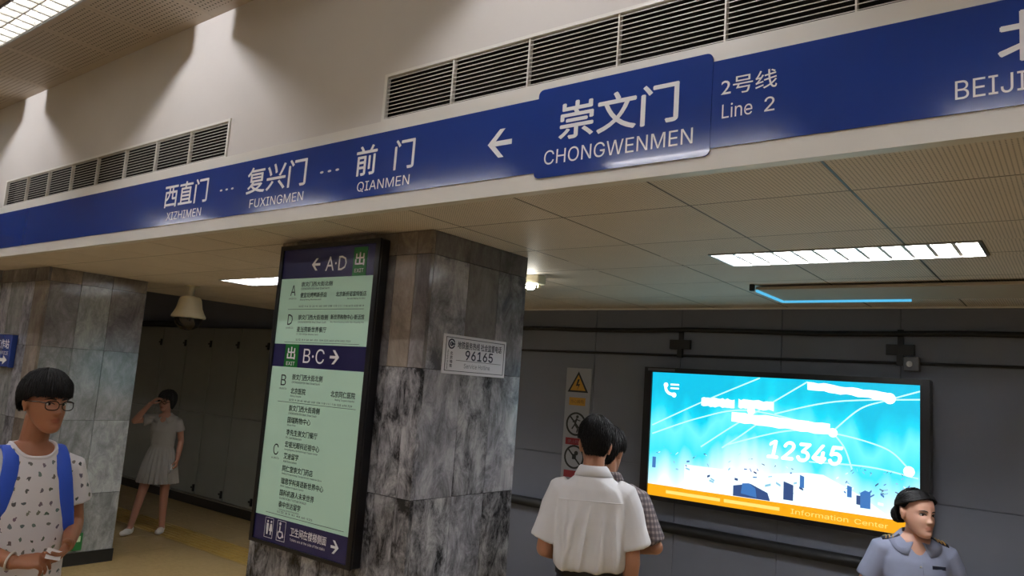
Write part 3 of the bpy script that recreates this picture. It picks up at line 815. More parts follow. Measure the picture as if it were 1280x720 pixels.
E_dark = emis('advert_slate', srgb(64, 92, 150), SCREEN * .8)
E_pale = emis('advert_pale_blue', srgb(150, 210, 236), SCREEN * 1.0)
E_hz = emis('advert_haze', srgb(235, 252, 255), SCREEN * 1.25)
PY = LY + .004
bar = lambda name, x0, x1, z0, z1, m_, d=1: plate(name, ax(x0), ax(x1), az_(z0), az_(z1), PY - .0006 * (d - 1), m_, lb, .0006)
bar('orange_band', A0, A1, B0, B0 + .088, E_or)
def ribbon(pts, wd, name, m_, d=2):
    # smooth curve through the points, as a thin printed line
    P = [Vector((ax(a), az_(b))) for a, b in pts]; Q = []
    for i in range(len(P) - 1):
        p0, p1, p2, p3 = P[max(i - 1, 0)], P[i], P[i + 1], P[min(i + 2, len(P) - 1)]
        for k in range(8):
            t_ = k / 8; Q.append(.5 * ((2 * p1) + (p2 - p0) * t_ + (2 * p0 - 5 * p1 + 4 * p2 - p3) * t_ * t_ + (3 * p1 - p0 - 3 * p2 + p3) * t_ ** 3))
    Q.append(P[-1]); mb = MB(); y1 = PY - .0006 * (d - 1)
    for a, b in zip(Q[:-1], Q[1:]):
        n_ = Vector((-(b - a).y, (b - a).x)).normalized() * wd / 2
        mb.prism_xz([tuple(a - n_), tuple(b - n_), tuple(b + n_), tuple(a + n_)], y1 - .0006, y1)
    return mb.build(name, m_, lb)
for pts in ([(-2.846, 1.613), (-2.4, 1.84), (-1.97, 2.04)], [(-2.843, 1.544), (-2.45, 1.70), (-2.076, 1.79), (-1.589, 1.731)], [(-2.201, 1.521), (-1.761, 1.663), (-1.438, 1.676), (-1.105, 1.608), (-.971, 1.502)],
            [(-1.438, 1.693), (-1.263, 1.86), (-1.092, 1.931), (-.89, 2.005)], [(-1.854, 1.78), (-1.425, 1.90), (-.89, 1.95)], [(-2.42, 1.48), (-2.2, 1.64), (-1.98, 1.79), (-1.62, 2.03)],
            [(-1.6, 1.46), (-1.2, 1.47), (-.9, 1.43)], [(-1.44, 1.68), (-1.36, 1.58), (-1.31, 1.44)], [(-2.25, 1.49), (-2.1, 1.60), (-1.95, 1.72)]):
    ribbon(pts, .010, 'light_arc', E_arc)
def glow(x, z, r):
    mb = MB(); disc(mb, ax(x), az_(z), r, PY - .0016, PY - .001, 18); mb.build('light_node', E_w, lb)
glow(-1.44, 1.68, .032); glow(-1.075, 1.945, .038); glow(-.955, 1.47, .035); glow(-2.03, 1.79, .03)
def wavy(name, x0, x1, za, zb, h, m_, seed):
    rr = random.Random(seed); n_ = 14; top = []; bot = []
    for k in range(n_ + 1):
        t_ = k / n_; zc = za + (zb - za) * t_; top.append((ax(x0 + (x1 - x0) * t_), az_(zc + h / 2 + rr.uniform(-.006, .006)))); bot.append((ax(x0 + (x1 - x0) * t_), az_(zc - h / 2 + rr.uniform(-.006, .006))))
    mb = MB()
    for k in range(n_): mb.prism_xz([bot[k], bot[k + 1], top[k + 1], top[k]], PY - .0014, PY - .0008)
    mb.build(name, m_, lb)
wavy('headline_strip', -2.43, -2.16, 1.832, 1.832, .066, E_hz, 1); wavy('headline_strip', -2.13, -1.86, 1.836, 1.836, .066, E_hz, 2)
wavy('headline_strip', -2.18, -1.46, 1.735, 1.70, .075, E_w, 3); wavy('headline_strip', -1.62, -1.09, 2.005, 1.955, .055, E_w, 4)
num = text_mesh('12345', ax(-1.905), ax(-1.385), az_(1.452), az_(1.592), PY - .0016, E_w, lb, 'hotline_number', bold=.022)
for v in num.data.vertices: v.co.x += (v.co.z - az_(1.455)) * .18
mb = MB(); ring_poly(mb, ax(-2.685), az_(1.93), .045, .068, PY - .0012, PY - .0006, 12, PI, PI * 1.62); disc(mb, ax(-2.74), az_(1.945), .02, PY - .0012, PY - .0006); disc(mb, ax(-2.665), az_(1.868), .02, PY - .0012, PY - .0006); mb.build('telephone_logo', E_w, lb)
bar('logo_caption', -2.70, -2.625, 1.945, 1.958, E_w); bar('logo_caption', -2.70, -2.625, 1.915, 1.928, E_w)
# floor haze and the office desks of the printed picture
mb = MB().prism_xz([(ax(-2.55), az_(1.14)), (ax(-1.05), az_(1.145)), (ax(-1.25), az_(1.27)), (ax(-1.5), az_(1.38)), (ax(-1.62), az_(1.38)), (ax(-1.95), az_(1.33)), (ax(-2.55), az_(1.33))], PY - .0006, PY)
mb.build('bright_floor', E_hz, lb)
rr = random.Random(11)
for k in range(90):
    side = rr.random(); x = rr.choice((rr.uniform(-2.84, -2.3), rr.uniform(-2.2, -1.62), rr.uniform(-1.42, -.9), rr.uniform(-1.42, -.9)))
    z = rr.uniform(1.22, 1.45); s_ = (1.55 - z) * 2.6
    w_, h_ = rr.uniform(.02, .055) * s_, rr.uniform(.01, .025) * s_; sk = rr.uniform(-.02, .02)
    mb = MB().prism_xz([(ax(x), az_(z)), (ax(x + w_), az_(z - sk)), (ax(x + w_), az_(z + h_ - sk)), (ax(x), az_(z + h_))], PY - .0012, PY - .0006)
    mb.build('printed_desk', rr.choice((E_dark, E_blue, E_pale, E_pale, E_hz)), lb)
def poly(name, P, m_, d=3): MB().prism_xz([(ax(a), az_(b)) for a, b in P], PY - .0006 * d, PY - .0006 * (d - 1)).build(name, m_, lb)
poly('printed_desk', [(-2.15, 1.145), (-1.87, 1.145), (-1.89, 1.20), (-2.02, 1.25), (-2.15, 1.22)], E_dark)
poly('printed_chair', [(-2.09, 1.17), (-1.97, 1.155), (-1.98, 1.22), (-2.03, 1.252), (-2.08, 1.245)], E_blue, 4)
poly('printed_desk', [(-1.775, 1.17), (-1.705, 1.17), (-1.705, 1.28), (-1.775, 1.30)], E_dark)
poly('printed_chair', [(-1.255, 1.19), (-1.19, 1.19), (-1.19, 1.30), (-1.225, 1.31), (-1.255, 1.29)], E_blue, 4)
poly('printed_desk', [(-1.28, 1.21), (-1.2, 1.20), (-1.2, 1.27), (-1.28, 1.27)], E_dark)
poly('printed_desk', [(-2.83, 1.275), (-2.80, 1.275), (-2.80, 1.36), (-2.83, 1.36)], E_blue)
poly('printed_desk', [(-1.34, 1.25), (-1.31, 1.25), (-1.31, 1.32), (-1.34, 1.33)], E_blue)
poly('printed_desk', [(-1.66, 1.27), (-1.63, 1.27), (-1.63, 1.35), (-1.66, 1.36)], E_blue)
text_mesh('Center', ax(-1.29), ax(-1.08), az_(1.078), az_(1.112), PY - .0008, E_ort, lb, 'band_caption', bold=.01)
text_mesh('Information', ax(-1.72), ax(-1.33), az_(1.078), az_(1.115), PY - .0008, E_ort, lb, 'band_caption', bold=.01)
bar('band_strip', -2.70, -2.25, 1.085, 1.110, E_ort, 2); bar('band_strip', -2.22, -1.80, 1.085, 1.110, E_ort, 2)

#@@CABINETS
# ------------------------------------------------------------------ grey equipment cabinets along the wall
YC = 5.65
cx = [-12.1, -11.45, -10.69, -10.03, -9.385, -8.735, -8.08, -7.42, -6.77]
ordn = ('first', 'second', 'third', 'fourth', 'fifth', 'sixth', 'seventh', 'last')
hinge = None
for k in range(8):
    wdt = cx[k + 1] - cx[k]
    t = thing('equipment_cabinet', 'tall grey steel cabinet with two stacked doors along the wall, %s from the left' % ordn[k], 'cabinet', (cx[k], YC, 0), 0, 'grey steel cabinets')
    MB().box((.002, .02, .13), (wdt - .002, YW - YC - .005, 2.345)).build('body', M_cab, t)
    for z0, z1, hz in ((.14, 1.185, .22), (1.20, 2.335, 2.12)):
        d = link('door', bevel_box_mesh('door', (.006, -.002, z0), (wdt - .006, .02, z1), .004), M_cab, t)
        MB().box((wdt - .045, -.022, hz - .045), (wdt - .018, -.002, hz + .045)).box((wdt - .09, -.016, hz - .01), (wdt - .018, -.002, hz + .012)).build('latch', M_black, d)
    MB().box((0, .0, .112), (wdt, .03, .130)).build('sill_strip', M_steel, t)
    MB().box((0, .012, 0), (wdt, .06, .112)).build('plinth', M_black_stone, t)
o = MB().tube([(-13, YC + .02, 2.392), (-10.35, YC + .02, 2.392)], [.045, .045], 10, ref=(0, 0, 1)).build('cable_duct', M_black, None, True)
tag(o, 'short black cable duct lying along the top of the grey cabinets', 'cable')

# ------------------------------------------------------------------ dome camera
dc = thing('dome_camera', 'ivory domed security camera hanging from the low ceiling near the left pillar', 'camera', (-6.93, 3.88, HL))
MB().cyl((0, 0, -.008), (0, 0, 0), .075, n=20).cyl((0, 0, -.115), (0, 0, -.004), .03, n=14).build('stem', M_ivory, dc, True)
prof = [(r_ * .80, z_) for r_, z_ in [(.045, -.10), (.09, -.107), (.118, -.118), (.130, -.14), (.150, -.22), (.180, -.272), (.197, -.295), (.197, -.312), (.183, -.318), (.17, -.318)]]
n = 28
MB().rings([[(r * math.cos(2 * PI * k / n), r * math.sin(2 * PI * k / n), z) for k in range(n)] for r, z in prof]).build('hood', M_ivory, dc, True, .9)
pd = [(r_ * .80, z_) for r_, z_ in [(.165, -.316), (.163, -.335), (.148, -.37), (.118, -.40), (.07, -.425), (.02, -.435)]]
MB().rings([[(r * math.cos(2 * PI * k / n), r * math.sin(2 * PI * k / n), z) for k in range(n)] for r, z in pd]).build('dome', M_domeglass, dc, True, 1.2)

#@@PEOPLE
# ------------------------------------------------------------------ people
def skin_mat(name, col):
    m, nt, p = base_mat(name); N = nt.nodes.new; L = nt.links.new
    at = N('ShaderNodeVertexColor'); at.layer_name = 'tint'
    h = N('ShaderNodeMix'); h.data_type = 'RGBA'; h.blend_type = 'MULTIPLY'; h.inputs[0].default_value = 1.0; h.inputs[6].default_value = col
    L(at.outputs[0], h.inputs[7]); L(h.outputs[2], p.inputs['Base Color'])
    p.inputs['Roughness'].default_value = .5; p.inputs['Subsurface Weight'].default_value = .08; p.inputs['Subsurface Radius'].default_value = (.01, .004, .002)
    MATS[name] = m
    return m
M_hair = mat('black_hair', srgb(15, 14, 15), .6, spec=.3, var=.3, vscale=60, bump=.3, bscale=120, vstretch=(1, 1, .2))
M_eyew = mat('eye_white', srgb(200, 196, 190), .3)
M_iris = mat('eye_dark', srgb(22, 14, 12), .15)
M_brow = mat('brow_dark', srgb(30, 24, 22), .7)

def smooth_step(a, b, x): t = max(0, min(1, (x - a) / (b - a))); return t * t * (3 - 2 * t)
def remeshed(mb, name, voxel, smooth=3, factor=.5):
    me = mb.mesh(name)
    o = bpy.data.objects.new('tmp', me); COL.objects.link(o)
    r = o.modifiers.new('r', 'REMESH'); r.mode = 'VOXEL'; r.voxel_size = voxel; r.use_smooth_shade = True
    if smooth:
        s = o.modifiers.new('s', 'SMOOTH'); s.factor = factor; s.iterations = smooth
    bpy.context.view_layer.update()
    out = bpy.data.meshes.new_from_object(o.evaluated_get(_dg()))
    bpy.data.objects.remove(o, do_unlink=True); bpy.data.meshes.remove(me)
    out.name = name
    out.polygons.foreach_set('use_smooth', [True] * len(out.polygons))
    return out
def fold(me, amp, sc=(5, 5, 2.2), seed=0, amp2=0.0, zfade=None):
    off = Vector((seed * 7.3, seed * 3.1, seed * 1.7))
    nr = [v.normal.copy() for v in me.vertices]
    for v, n_ in zip(me.vertices, nr):
        q = Vector((v.co.x * sc[0], v.co.y * sc[1], v.co.z * sc[2])) + off
        d = noise.noise(q); d = 1 - 2 * abs(d)      # ridged: reads as creases
        v.co += n_ * (amp * (d - .5) + (amp2 * noise.noise(v.co * 22 + off) if amp2 else 0))
    me.update()
def cut(me, fn):
    bm = bmesh.new(); bm.from_mesh(me)
    bmesh.ops.delete(bm, geom=[v for v in bm.verts if fn(v.co)], context='VERTS')
    for _ in range(10):
        nw = {}
        for v in bm.verts:
            nb = [e.other_vert(v).co for e in v.link_edges if e.is_boundary]
            if len(nb) == 2: nw[v] = v.co * .4 + (nb[0] + nb[1]) * .3
        for v, q in nw.items(): v.co = q
    bm.to_mesh(me); bm.free(); me.update()
def torso_rings(rings, n=24, pw=2.4):
    out = []
    for z, cx_, cy_, hw, hd in rings:
        r = []
        for k in range(n):
            a = 2 * PI * k / n; c, s = math.cos(a), math.sin(a)
            r.append(Vector((cx_ + hw * math.copysign(abs(c) ** (2 / pw), c), cy_ + hd * math.copysign(abs(s) ** (2 / pw), s), z)))
        out.append(r)
    return out
def hand(mb, W_, d, pn, side, curl=.5, s=1.0, spread=.12, thumb=.7, curls=None):
    """palm + five fingers. d: towards the fingertips, pn: the way the palm faces, side: towards the thumb"""
    W_ = Vector(W_); d = Vector(d).normalized(); pn = Vector(pn); pn = (pn - d * pn.dot(d)).normalized(); sd = d.cross(pn)
    if sd.dot(Vector(side)) < 0: sd = -sd
    P = [W_ - d * .02 * s, W_ + d * .01 * s, W_ + d * .05 * s, W_ + d * .088 * s]
    mb.tube(P, [(.024 * s, .02 * s), (.027 * s, .018 * s), (.039 * s, .015 * s), (.036 * s, .012 * s)], 14, ref=pn)
    tips = []
    for k in range(4):
        u = (.030, .011, -.009, -.027)[k]; ln = (.070, .078, .072, .056)[k] * s
        b = W_ + d * (.082 - .004 * abs(k - 1)) * s + sd * u * s
        fd = (d + sd * u * spread * 20).normalized(); c = curl if curls is None else curls[k]
        pts = [b - fd * .012 * s, b]; ang = 0
        for j, fr in enumerate((.45, .32, .23)):
            ang += c * (1.0, 1.1, .7)[j]
            dd = fd * math.cos(ang) + pn * math.sin(ang)
            pts.append(pts[-1] + dd * ln * fr)
        r = (.0092, .0095, .0087, .0082, .0064); mb.tube(pts, [q * s * (1 - .06 * (k == 3)) for q in r], 10, ref=sd); mb.ell(pts[-1], .0064 * s)
        tips.append(pts[-1])
    b = W_ + d * .018 * s + sd * .026 * s + pn * .006 * s
    t1 = (d * .62 + sd * .62 + pn * .45 * thumb).normalized(); t2 = (d * .9 + sd * .15 + pn * .5 * thumb).normalized()
    pts = [b, b + t1 * .034 * s, b + t1 * .034 * s + (t1 + t2).normalized() * .03 * s]; pts.append(pts[-1] + t2 * .026 * s)
    mb.tube(pts, [.014 * s, .0118 * s, .0104 * s, .0075 * s], 10, ref=pn); mb.ell(pts[-1], .0075 * s)
    return tips, pts[-1]
HPROF = [(-.119, .010, -.070, -.040), (-.114, .024, -.083, -.03), (-.106, .034, -.090, -.015), (-.094, .042, -.093, .0), (-.08, .049, -.0925, .025), (-.06, .057, -.092, .05), (-.035, .064, -.0915, .075),
         (-.01, .0685, -.0905, .088), (.015, .071, -.0905, .098), (.045, .0725, -.088, .103), (.07, .070, -.077, .099), (.09, .060, -.060, .086), (.105, .044, -.038, .064), (.114, .026, -.015, .042), (.118, .008, .004, .02)]
def head_grid(female=False, n=88, m=76):
    """skull and face as one sculpted surface, in head space (facing -Y)"""
    g = lambda x, sx, z, sz: math.exp(-(x / sx) ** 2 - (z / sz) ** 2)
    rings = []
    for j in range(m):
        u = j / (m - 1); z = -.119 + .237 * (.5 - .5 * math.cos(PI * u)) * .45 + .237 * u * .55
        z = min(z, .118); k = 0
        while k < len(HPROF) - 2 and HPROF[k + 1][0] < z: k += 1
        a_, b_ = HPROF[k], HPROF[k + 1]; t = (z - a_[0]) / (b_[0] - a_[0]); w_, f_, bk = (a_[i] + (b_[i] - a_[i]) * t for i in (1, 2, 3))
        if female: w_ *= 1 - .07 * smooth_step(-.02, -.1, z)
        yc = f_ + (bk - f_) * .52; ring = []
        for i in range(n):
            # denser sampling at the front
            a = 2 * PI * i / n; a = a - .45 * math.sin(a); c, s_ = math.cos(a), math.sin(a); e_ = 2.25 if c > 0 else 2.0
            x = w_ * math.copysign(abs(s_) ** (2 / e_), s_); y = yc - (yc - f_ if c > 0 else bk - yc) * math.copysign(abs(c) ** (2 / e_), c)
            if c > 0:
                ax_ = abs(x); d = 0
                d += .009 * g(x, .0075, z - .002, .024) + .021 * g(x, .0105, z + .032, .013) + .010 * g(ax_ - .012, .0065, z + .036, .0075)
                d -= .0095 * g(ax_ - .031, .019, z - .001, .012); d += .0035 * g(ax_ - .030, .022, z - .022, .008)
                d += .005 * g(ax_ - .038, .02, z + .032, .022)
                d += .0065 * g(x, .019, z + .0605, .0050) + .0065 * g(x, .016, z + .0710, .0055) - .0035 * g(x, .024, z + .0657, .0022)
                d += .006 * g(x, .018, z + .099, .013) - .0035 * g(x, .018, z + .083, .006) - .003 * g(ax_ - .026, .006, z + .066, .010)
                y -= d
            ring.append(Vector((x, y, z)))
        rings.append(ring)
    return rings
_hg = {}
def head_prims(mb, M, female=False):
    if female not in _hg: _hg[female] = head_grid(female)
    r = [[M @ q for q in ring] for ring in _hg[female]]
    mb.rings(r, True, True)
    e = lambda c, rr_, rot=None: mb.ell(M @ Vector(c), rr_, (M.to_3x3() if rot is None else M.to_3x3() @ rot), 16, 10)
    for s in (-1, 1):
        e((s * .074, .014, -.010), (.0085, .018, .030), Matrix.Rotation(s * .35, 3, 'Z')); e((s * .081, .020, .002), (.0055, .016, .020), Matrix.Rotation(s * .5, 3, 'Z'))
def face_parts(M, person, female=False, lidw=.0020, open_=1.0):
    v = []; f = []; n = len(_hg[female][0])
    for r in _hg[female]: v += r
    f = [(i * n + k, i * n + (k + 1) % n, (i + 1) * n + (k + 1) % n, (i + 1) * n + k) for i in range(len(_hg[female]) - 1) for k in range(n)]
    T_ = BVHTree.FromPolygons(v, f)
    def sf(x, z):
        h = T_.ray_cast(Vector((x, -.4, z)), Vector((0, 1, 0))); return h[0].y if h[0] else -.08
    for s in (-1, 1):
        y = sf(s * .031, .0)
        MB().ell(M @ Vector((s * .031, y + .0045, .000)), (.0135, .0075, .0062 * open_), M.to_3x3()).build('eye', M_eyew, person, True)
        MB().ell(M @ Vector((s * .0305, y - .0005, .0002)), (.0062, .0042, .0060 * open_), M.to_3x3()).build('iris', M_iris, person, True)
        P = [(s * (.031 + u * .0165), sf(s * (.031 + u * .0165), .005) - .0022 * (1 - u * u) - .0012, .0062 * open_ - u * u * .0055 + .0008 + .0012 * u) for u in (-1, -.6, -.2, .2, .6, 1)]
        MB().tube([M @ Vector(p) for p in P], [lidw * .5, lidw, lidw, lidw, lidw, lidw * .6], 6).build('eyelid', M_brow, person, True)
        P = [(s * (.013 + u * .037), sf(s * (.013 + u * .037), .021) - .0004, .0185 + .006 * math.sin(u * 2.6) - .004 * u) for u in (0, .25, .5, .75, 1)]
        MB().tube([M @ Vector(p) for p in P], [(.0018, .0022), (.0022, .0032), (.0022, .0032), (.0018, .0024), (.0008, .001)], 6, ref=(0, 0, 1)).build('eyebrow', M_brow, person, True)
def tint(me, M, lip=(.80, .55, .55), extra=None):
    """natural colouring: lips darker and redder"""
    a = me.color_attributes.new('tint', 'FLOAT_COLOR', 'POINT'); Mi = M.inverted()
    for i, v in enumerate(me.vertices):
        q = Mi @ v.co; c = (1, 1, 1, 1)
        if abs(q.x) < .022 and -.079 < q.z < -.053 and q.y < -.075:
            k = max(0, 1 - (q.x / .024) ** 2 - ((q.z + .0655) / .0125) ** 2); k = min(1, k * 2.5)
            c = tuple(1 + (lip[j] - 1) * k for j in range(3)) + (1,)
        a.data[i].color = c
def azdeg(a): a = math.degrees(a) % 360; return a if a <= 180 else 360 - a     # 0 front .. 180 back
HC = Vector((0, .012, .028)); HR = Vector((.080, .100, .090))
def hair(M, person, end, n=420, seed=1, off=.0, thick=.012, jit=.006, taper=.25, wave=0.0, crown=(.0, .02), name='hair', cap_off=-.002, lockw=.011, extra=None, start=(0, .5), bare=0):
    """cap + locks that run from the crown over the skull; end(az) gives the height where hair stops. az 0 = front"""
    rnd = random.Random(seed); mb = MB()
    def pt(azm, tt, o):
        ze = end(azm); eq = math.cos(0)
        rx, ry, rz_ = HR.x + o, HR.y + o, HR.z + o
        th_end = math.acos(max(-1, min(1, (ze - HC.z) / rz_))) if ze > HC.z else PI / 2
        drop = max(0, HC.z - ze); rm = (rx + ry) / 2; arc = th_end * rm; tot = arc + drop; sl = tt * tot
        if sl <= arc:
            th = sl / rm; r = math.sin(th); z = HC.z + rz_ * math.cos(th)
        else:
            dz = sl - arc; r = 1 - taper * (dz / .1) ** 2 * .35; z = HC.z - dz
        return Vector((HC.x + rx * r * math.sin(azm), HC.y - ry * r * math.cos(azm), z))
    na, nt_ = 40, 12
    rings = [[M @ pt(2 * PI * k / na, j / nt_, cap_off + thick * .5 * (1 - (j / nt_) ** 3 * .5)) for k in range(na)] for j in range(1, nt_ + 1)]
    mb.rings(rings, False, True); top = M @ (HC + Vector((0, 0, HR.z + cap_off + thick * .5)))
    b = len(mb.v); mb.add([top], []); mb.f += [(b, b - len(rings) * na + (k + 1) % na, b - len(rings) * na + k) for k in range(na)]
    for i in range(n):
        a0 = rnd.uniform(0, 2 * PI)
        if azdeg(a0) < bare: continue
        t0 = rnd.uniform(*start); da = rnd.gauss(0, .10); o = off + thick * rnd.uniform(.35, 1.0)
        t1 = min(1.03, 1.0 + rnd.gauss(0, .016)); ph = rnd.uniform(0, 6)
        P = []; 
        for j in range(7):
            u = j / 6; tt = t0 + (t1 - t0) * u
            p = pt(a0 + da * u * u + wave * math.sin(u * 5 + ph), tt, o * (1 - .35 * u * u) + jit * noise.noise(Vector((a0 * 3, u * 2, i * .37))))
            P.append(p)
        wv = lockw * rnd.uniform(.7, 1.3); vs_ = []; 
        for j, p in enumerate(P):
            dd = (P[min(j + 1, 6)] - P[max(j - 1, 0)]).normalized(); nn = (p - HC); nn = Vector((nn.x, nn.y, nn.z * .8)); sd = dd.cross(nn).normalized(); nn = sd.cross(dd).normalized()
            k = wv * (0.45, .9, 1, 1, .9, .65, .12)[j]
            vs_ += [M @ (p - sd * k * .5), M @ (p + nn * k * .35), M @ (p + sd * k * .5), M @ (p - nn * k * .3)]
        f = []
        for j in range(6):
            for q in range(4): f.append((j * 4 + q, j * 4 + (q + 1) % 4, j * 4 + 4 + (q + 1) % 4, j * 4 + 4 + q))
        mb.add(vs_, f)
    if extra: extra(mb)
    return mb.build(name, M_hair, person, True, 3.0)
def head_matrix(c, yaw=0, pitch=0, roll=0, s=1.0):
    return Matrix.Translation(c) @ Matrix.Rotation(yaw, 4, 'Z') @ Matrix.Rotation(pitch, 4, 'X') @ Matrix.Rotation(roll, 4, 'Y') @ Matrix.Scale(s, 4)
def collar(person, m, zc, r0, out, zo_, h, point, opening=.5, tilt=.0, cy=.0, name='collar', th=.004, tree=None):
    """folded shirt collar: stands at the neck, falls outwards onto the shoulders, with points at the front opening"""
    n = 36; P = [[], [], [], []]
    for k in range(n + 1):
        a = opening + (2 * PI - 2 * opening) * k / n; e_ = abs(1 - 2 * k / n); f = smooth_step(.6, 1, e_); fr = smooth_step(.35, 1, e_)
        sx_, sy_ = math.sin(a), -math.cos(a); zz = zc - fr * tilt
        P[0].append(Vector((r0 * sx_, cy + r0 * 1.05 * sy_, zz - .01)))
        P[1].append(Vector(((r0 + .003) * sx_, cy + (r0 + .003) * 1.05 * sy_ - fr * .006, zz + h)))
        P[2].append(Vector(((r0 + .011) * sx_, cy + (r0 + .011) * 1.05 * sy_ - fr * .01, zz + h * .8)))
        q = Vector((out[0] * sx_ * (1 + .25 * f), cy + out[1] * sy_, zo_ - fr * tilt * .8 - point * f))
        if tree:
            ctr = Vector((q.x * .2, cy, q.z)); dr = (q - ctr).normalized(); h_ = tree.ray_cast(ctr + dr * .5, -dr)
            if h_[0] and (h_[0] - ctr).length > (q - ctr).length - .03: q = h_[0] + dr * .007
        P[3].append(q)
    mb = MB(); m1 = n + 1
    f = [(r * m1 + k, r * m1 + k + 1, (r + 1) * m1 + k + 1, (r + 1) * m1 + k) for r in range(3) for k in range(n)]
    mb.add([q for r in P for q in r], f); o = mb.build(name, m, person, True)
    sm_ = o.modifiers.new('thickness', 'SOLIDIFY'); sm_.thickness = th; sm_.offset = 1
    return o
def shoe_pair(person, m, ank, length=.25, face=(0, 0)):
    for k, a in enumerate(ank):
        mb = MB(); a = Vector(a); fx = face[k] if isinstance(face, (tuple, list)) else face
        R_ = Matrix.Rotation(fx, 3, 'Z')
        for c, r in (((0, .03, .045), (.036, .045, .045)), ((0, -.05, .035), (.04, .08, .035)), ((0, -.12, .03), (.042, .06, .03)), ((0, -.05, .012), (.043, .13, .012))):
            c = R_ @ Vector((c[0], c[1], 0)) + Vector((a.x, a.y, c[2])); mb.ell(c, r, R_)
        link('shoe', remeshed(mb, 'shoe', .008, 2), m, person)

def person_root(label, loc, rz): return thing('person', label, 'person', (loc[0], loc[1], 0), rz)

# ================= the man in the white shirt, seen from behind
def man():
    p = person_root('man with black hair in a white short-sleeved shirt seen from behind', (-1.83, 3.09), math.radians(210.7 - 4))
    p.scale = (.88, .88, 1)
    sk = skin_mat('skin_man', srgb(176, 126, 98))
    mb = MB(); Mh = head_matrix((.0, -.015, 1.598), math.radians(6), math.radians(8), math.radians(-2), 1.0)
    mb.rings(torso_rings([(.90, 0, 0, .15, .10), (1.05, 0, 0, .14, .10), (1.2, 0, 0, .16, .11), (1.34, 0, .01, .17, .11), (1.42, 0, .015, .12, .085), (1.455, 0, .015, .07, .06)]), flip=True)
    mb.tube([(0, .02, 1.40), (0, .015, 1.47), (0, .0, 1.56)], [.062, .056, .056], 16); head_prims(mb, Mh)
    # right arm hangs (image right is his right seen from behind), left arm bent forwards
    for s, el, wr in ((-1, (-.225, .03, 1.10), (-.195, -.06, .86)), (1, (.235, .02, 1.12), (.16, -.20, 1.06))):
        mb.tube([(s * .16, .01, 1.40), (s * .195, .015, 1.32), el], [.052, .048, .040], 14); mb.tube([el, tuple(Vector(el).lerp(Vector(wr), .35)), wr], [.040, .040, .027], 14); mb.ell(el, .04)
        d = (Vector(wr) - Vector(el)).normalized()
        hand(mb, wr, d, (-s, 0, 0) if s < 0 else (0, 0, -1), (0, -1, 0) if s < 0 else (-1, 0, 0), .35)
    for s in (-1, 1): mb.tube([(s * .085, 0, .92), (s * .09, -.01, .5), (s * .09, .02, .06)], [.075, .05, .035], 12)
    me = remeshed(mb, 'body', .0055, 2); tint(me, Mh); link('body', me, sk, p); face_parts(Mh, p)
    # shirt
    sh = MB()
    sh.rings(torso_rings([(1.05, 0, .0, .160, .120), (1.06, 0, .0, .184, .138), (1.09, 0, .005, .190, .142), (1.17, 0, .01, .186, .142), (1.28, 0, .015, .190, .138), (1.36, 0, .015, .190, .125), (1.41, 0, .015, .165, .105), (1.445, 0, .015, .115, .085), (1.475, 0, .012, .072, .07)], 32), flip=True)
    for s in (-1, 1):
        sh.tube([(s * .12, .015, 1.395), (s * .165, .015, 1.375), (s * .20, .015, 1.31), (s * .222, .02, 1.22), (s * .236, .02, 1.165)], [.06, .072, .072, .074, .078], 18); 
    me = remeshed(sh, 'shirt', .007, 5)
    for v in me.vertices:       # long diagonal drag folds down the back and blousing above the belt
        c = v.co
        if c.z < 1.36 and abs(c.x) < .19:
            wgt = smooth_step(1.38, 1.2, c.z)
            for x0, dx, am in ((-.13, -.06, .024), (-.075, .05, .018), (-.01, .14, .028), (.055, .20, .024), (.115, .06, .02), (.15, -.10, .018)):
                ln = x0 + dx * (1.38 - c.z); q = (c.x - ln) / .014
                v.co.y += am * wgt * math.exp(-q * q) * (1 if c.y > 0 else -1)
    me.update(); fold(me, .012, (6, 6, 3.2), 2, .0015)
    m_sh = mat('white_shirt_cloth', srgb(224, 224, 226), .85, bump=.05, bscale=300)
    shirt = link('shirt', me, m_sh, p)
    ys = MB(); tr = BVHTree.FromPolygons([v.co for v in me.vertices], [q.vertices for q in me.polygons])
    collar(p, m_sh, 1.478, .066, (.094, .086), 1.466, .034, .04, .25, .02, .008, tree=tr)
    P = []
    for k in range(25):
        x = -.165 + .33 * k / 24; h = tr.ray_cast(Vector((x, .6, 1.362 - .004 * abs(x) / .16)), Vector((0, -1, 0)))
        if h[0]: P.append(h[0] + Vector((0, .0005, 0)))
    if len(P) > 3: ys.tube(P, [.0022] * len(P), 6).build('yoke_seam', m_sh, shirt, True)
    # trousers, belt, shoes
    tr_ = MB(); tr_.rings(torso_rings([(.80, 0, .01, .165, .125), (.92, 0, .01, .172, .128), (1.0, 0, .0, .168, .12), (1.055, 0, 0, .165, .118)]), flip=True)
    for s in (-1, 1): tr_.tube([(s * .085, .005, .9), (s * .09, -.005, .5), (s * .09, .02, .07)], [.092, .078, .068], 16)
    m_tr = mat('dark_trousers', srgb(36, 40, 56), .8); me = remeshed(tr_, 'trousers', .011, 3); fold(me, .006, (5, 5, 4), 5); link('trousers', me, m_tr, p)
    bl = MB(); rr_ = torso_rings([(1.025, 0, 0, .172, .125), (1.062, 0, 0, .171, .124)], 32); bl.rings(rr_, True, True); bl.build('belt', mat('belt_leather', srgb(20, 18, 18), .4), p, True)
    shoe_pair(p, mat('black_shoe', srgb(18, 18, 20), .35), [(-.09, .02, 0), (.09, .02, 0)])
    def end(a):
        d = azdeg(a)
        if d < 50: return .055
        if d < 78: return .055 - .028 * smooth_step(50, 78, d)
        if d < 108: return .027
        return .027 - .078 * smooth_step(108, 142, d)
    hair(Mh, p, end, 2000, 3, .004, .016, .014, .8, .06, lockw=.005)
man()

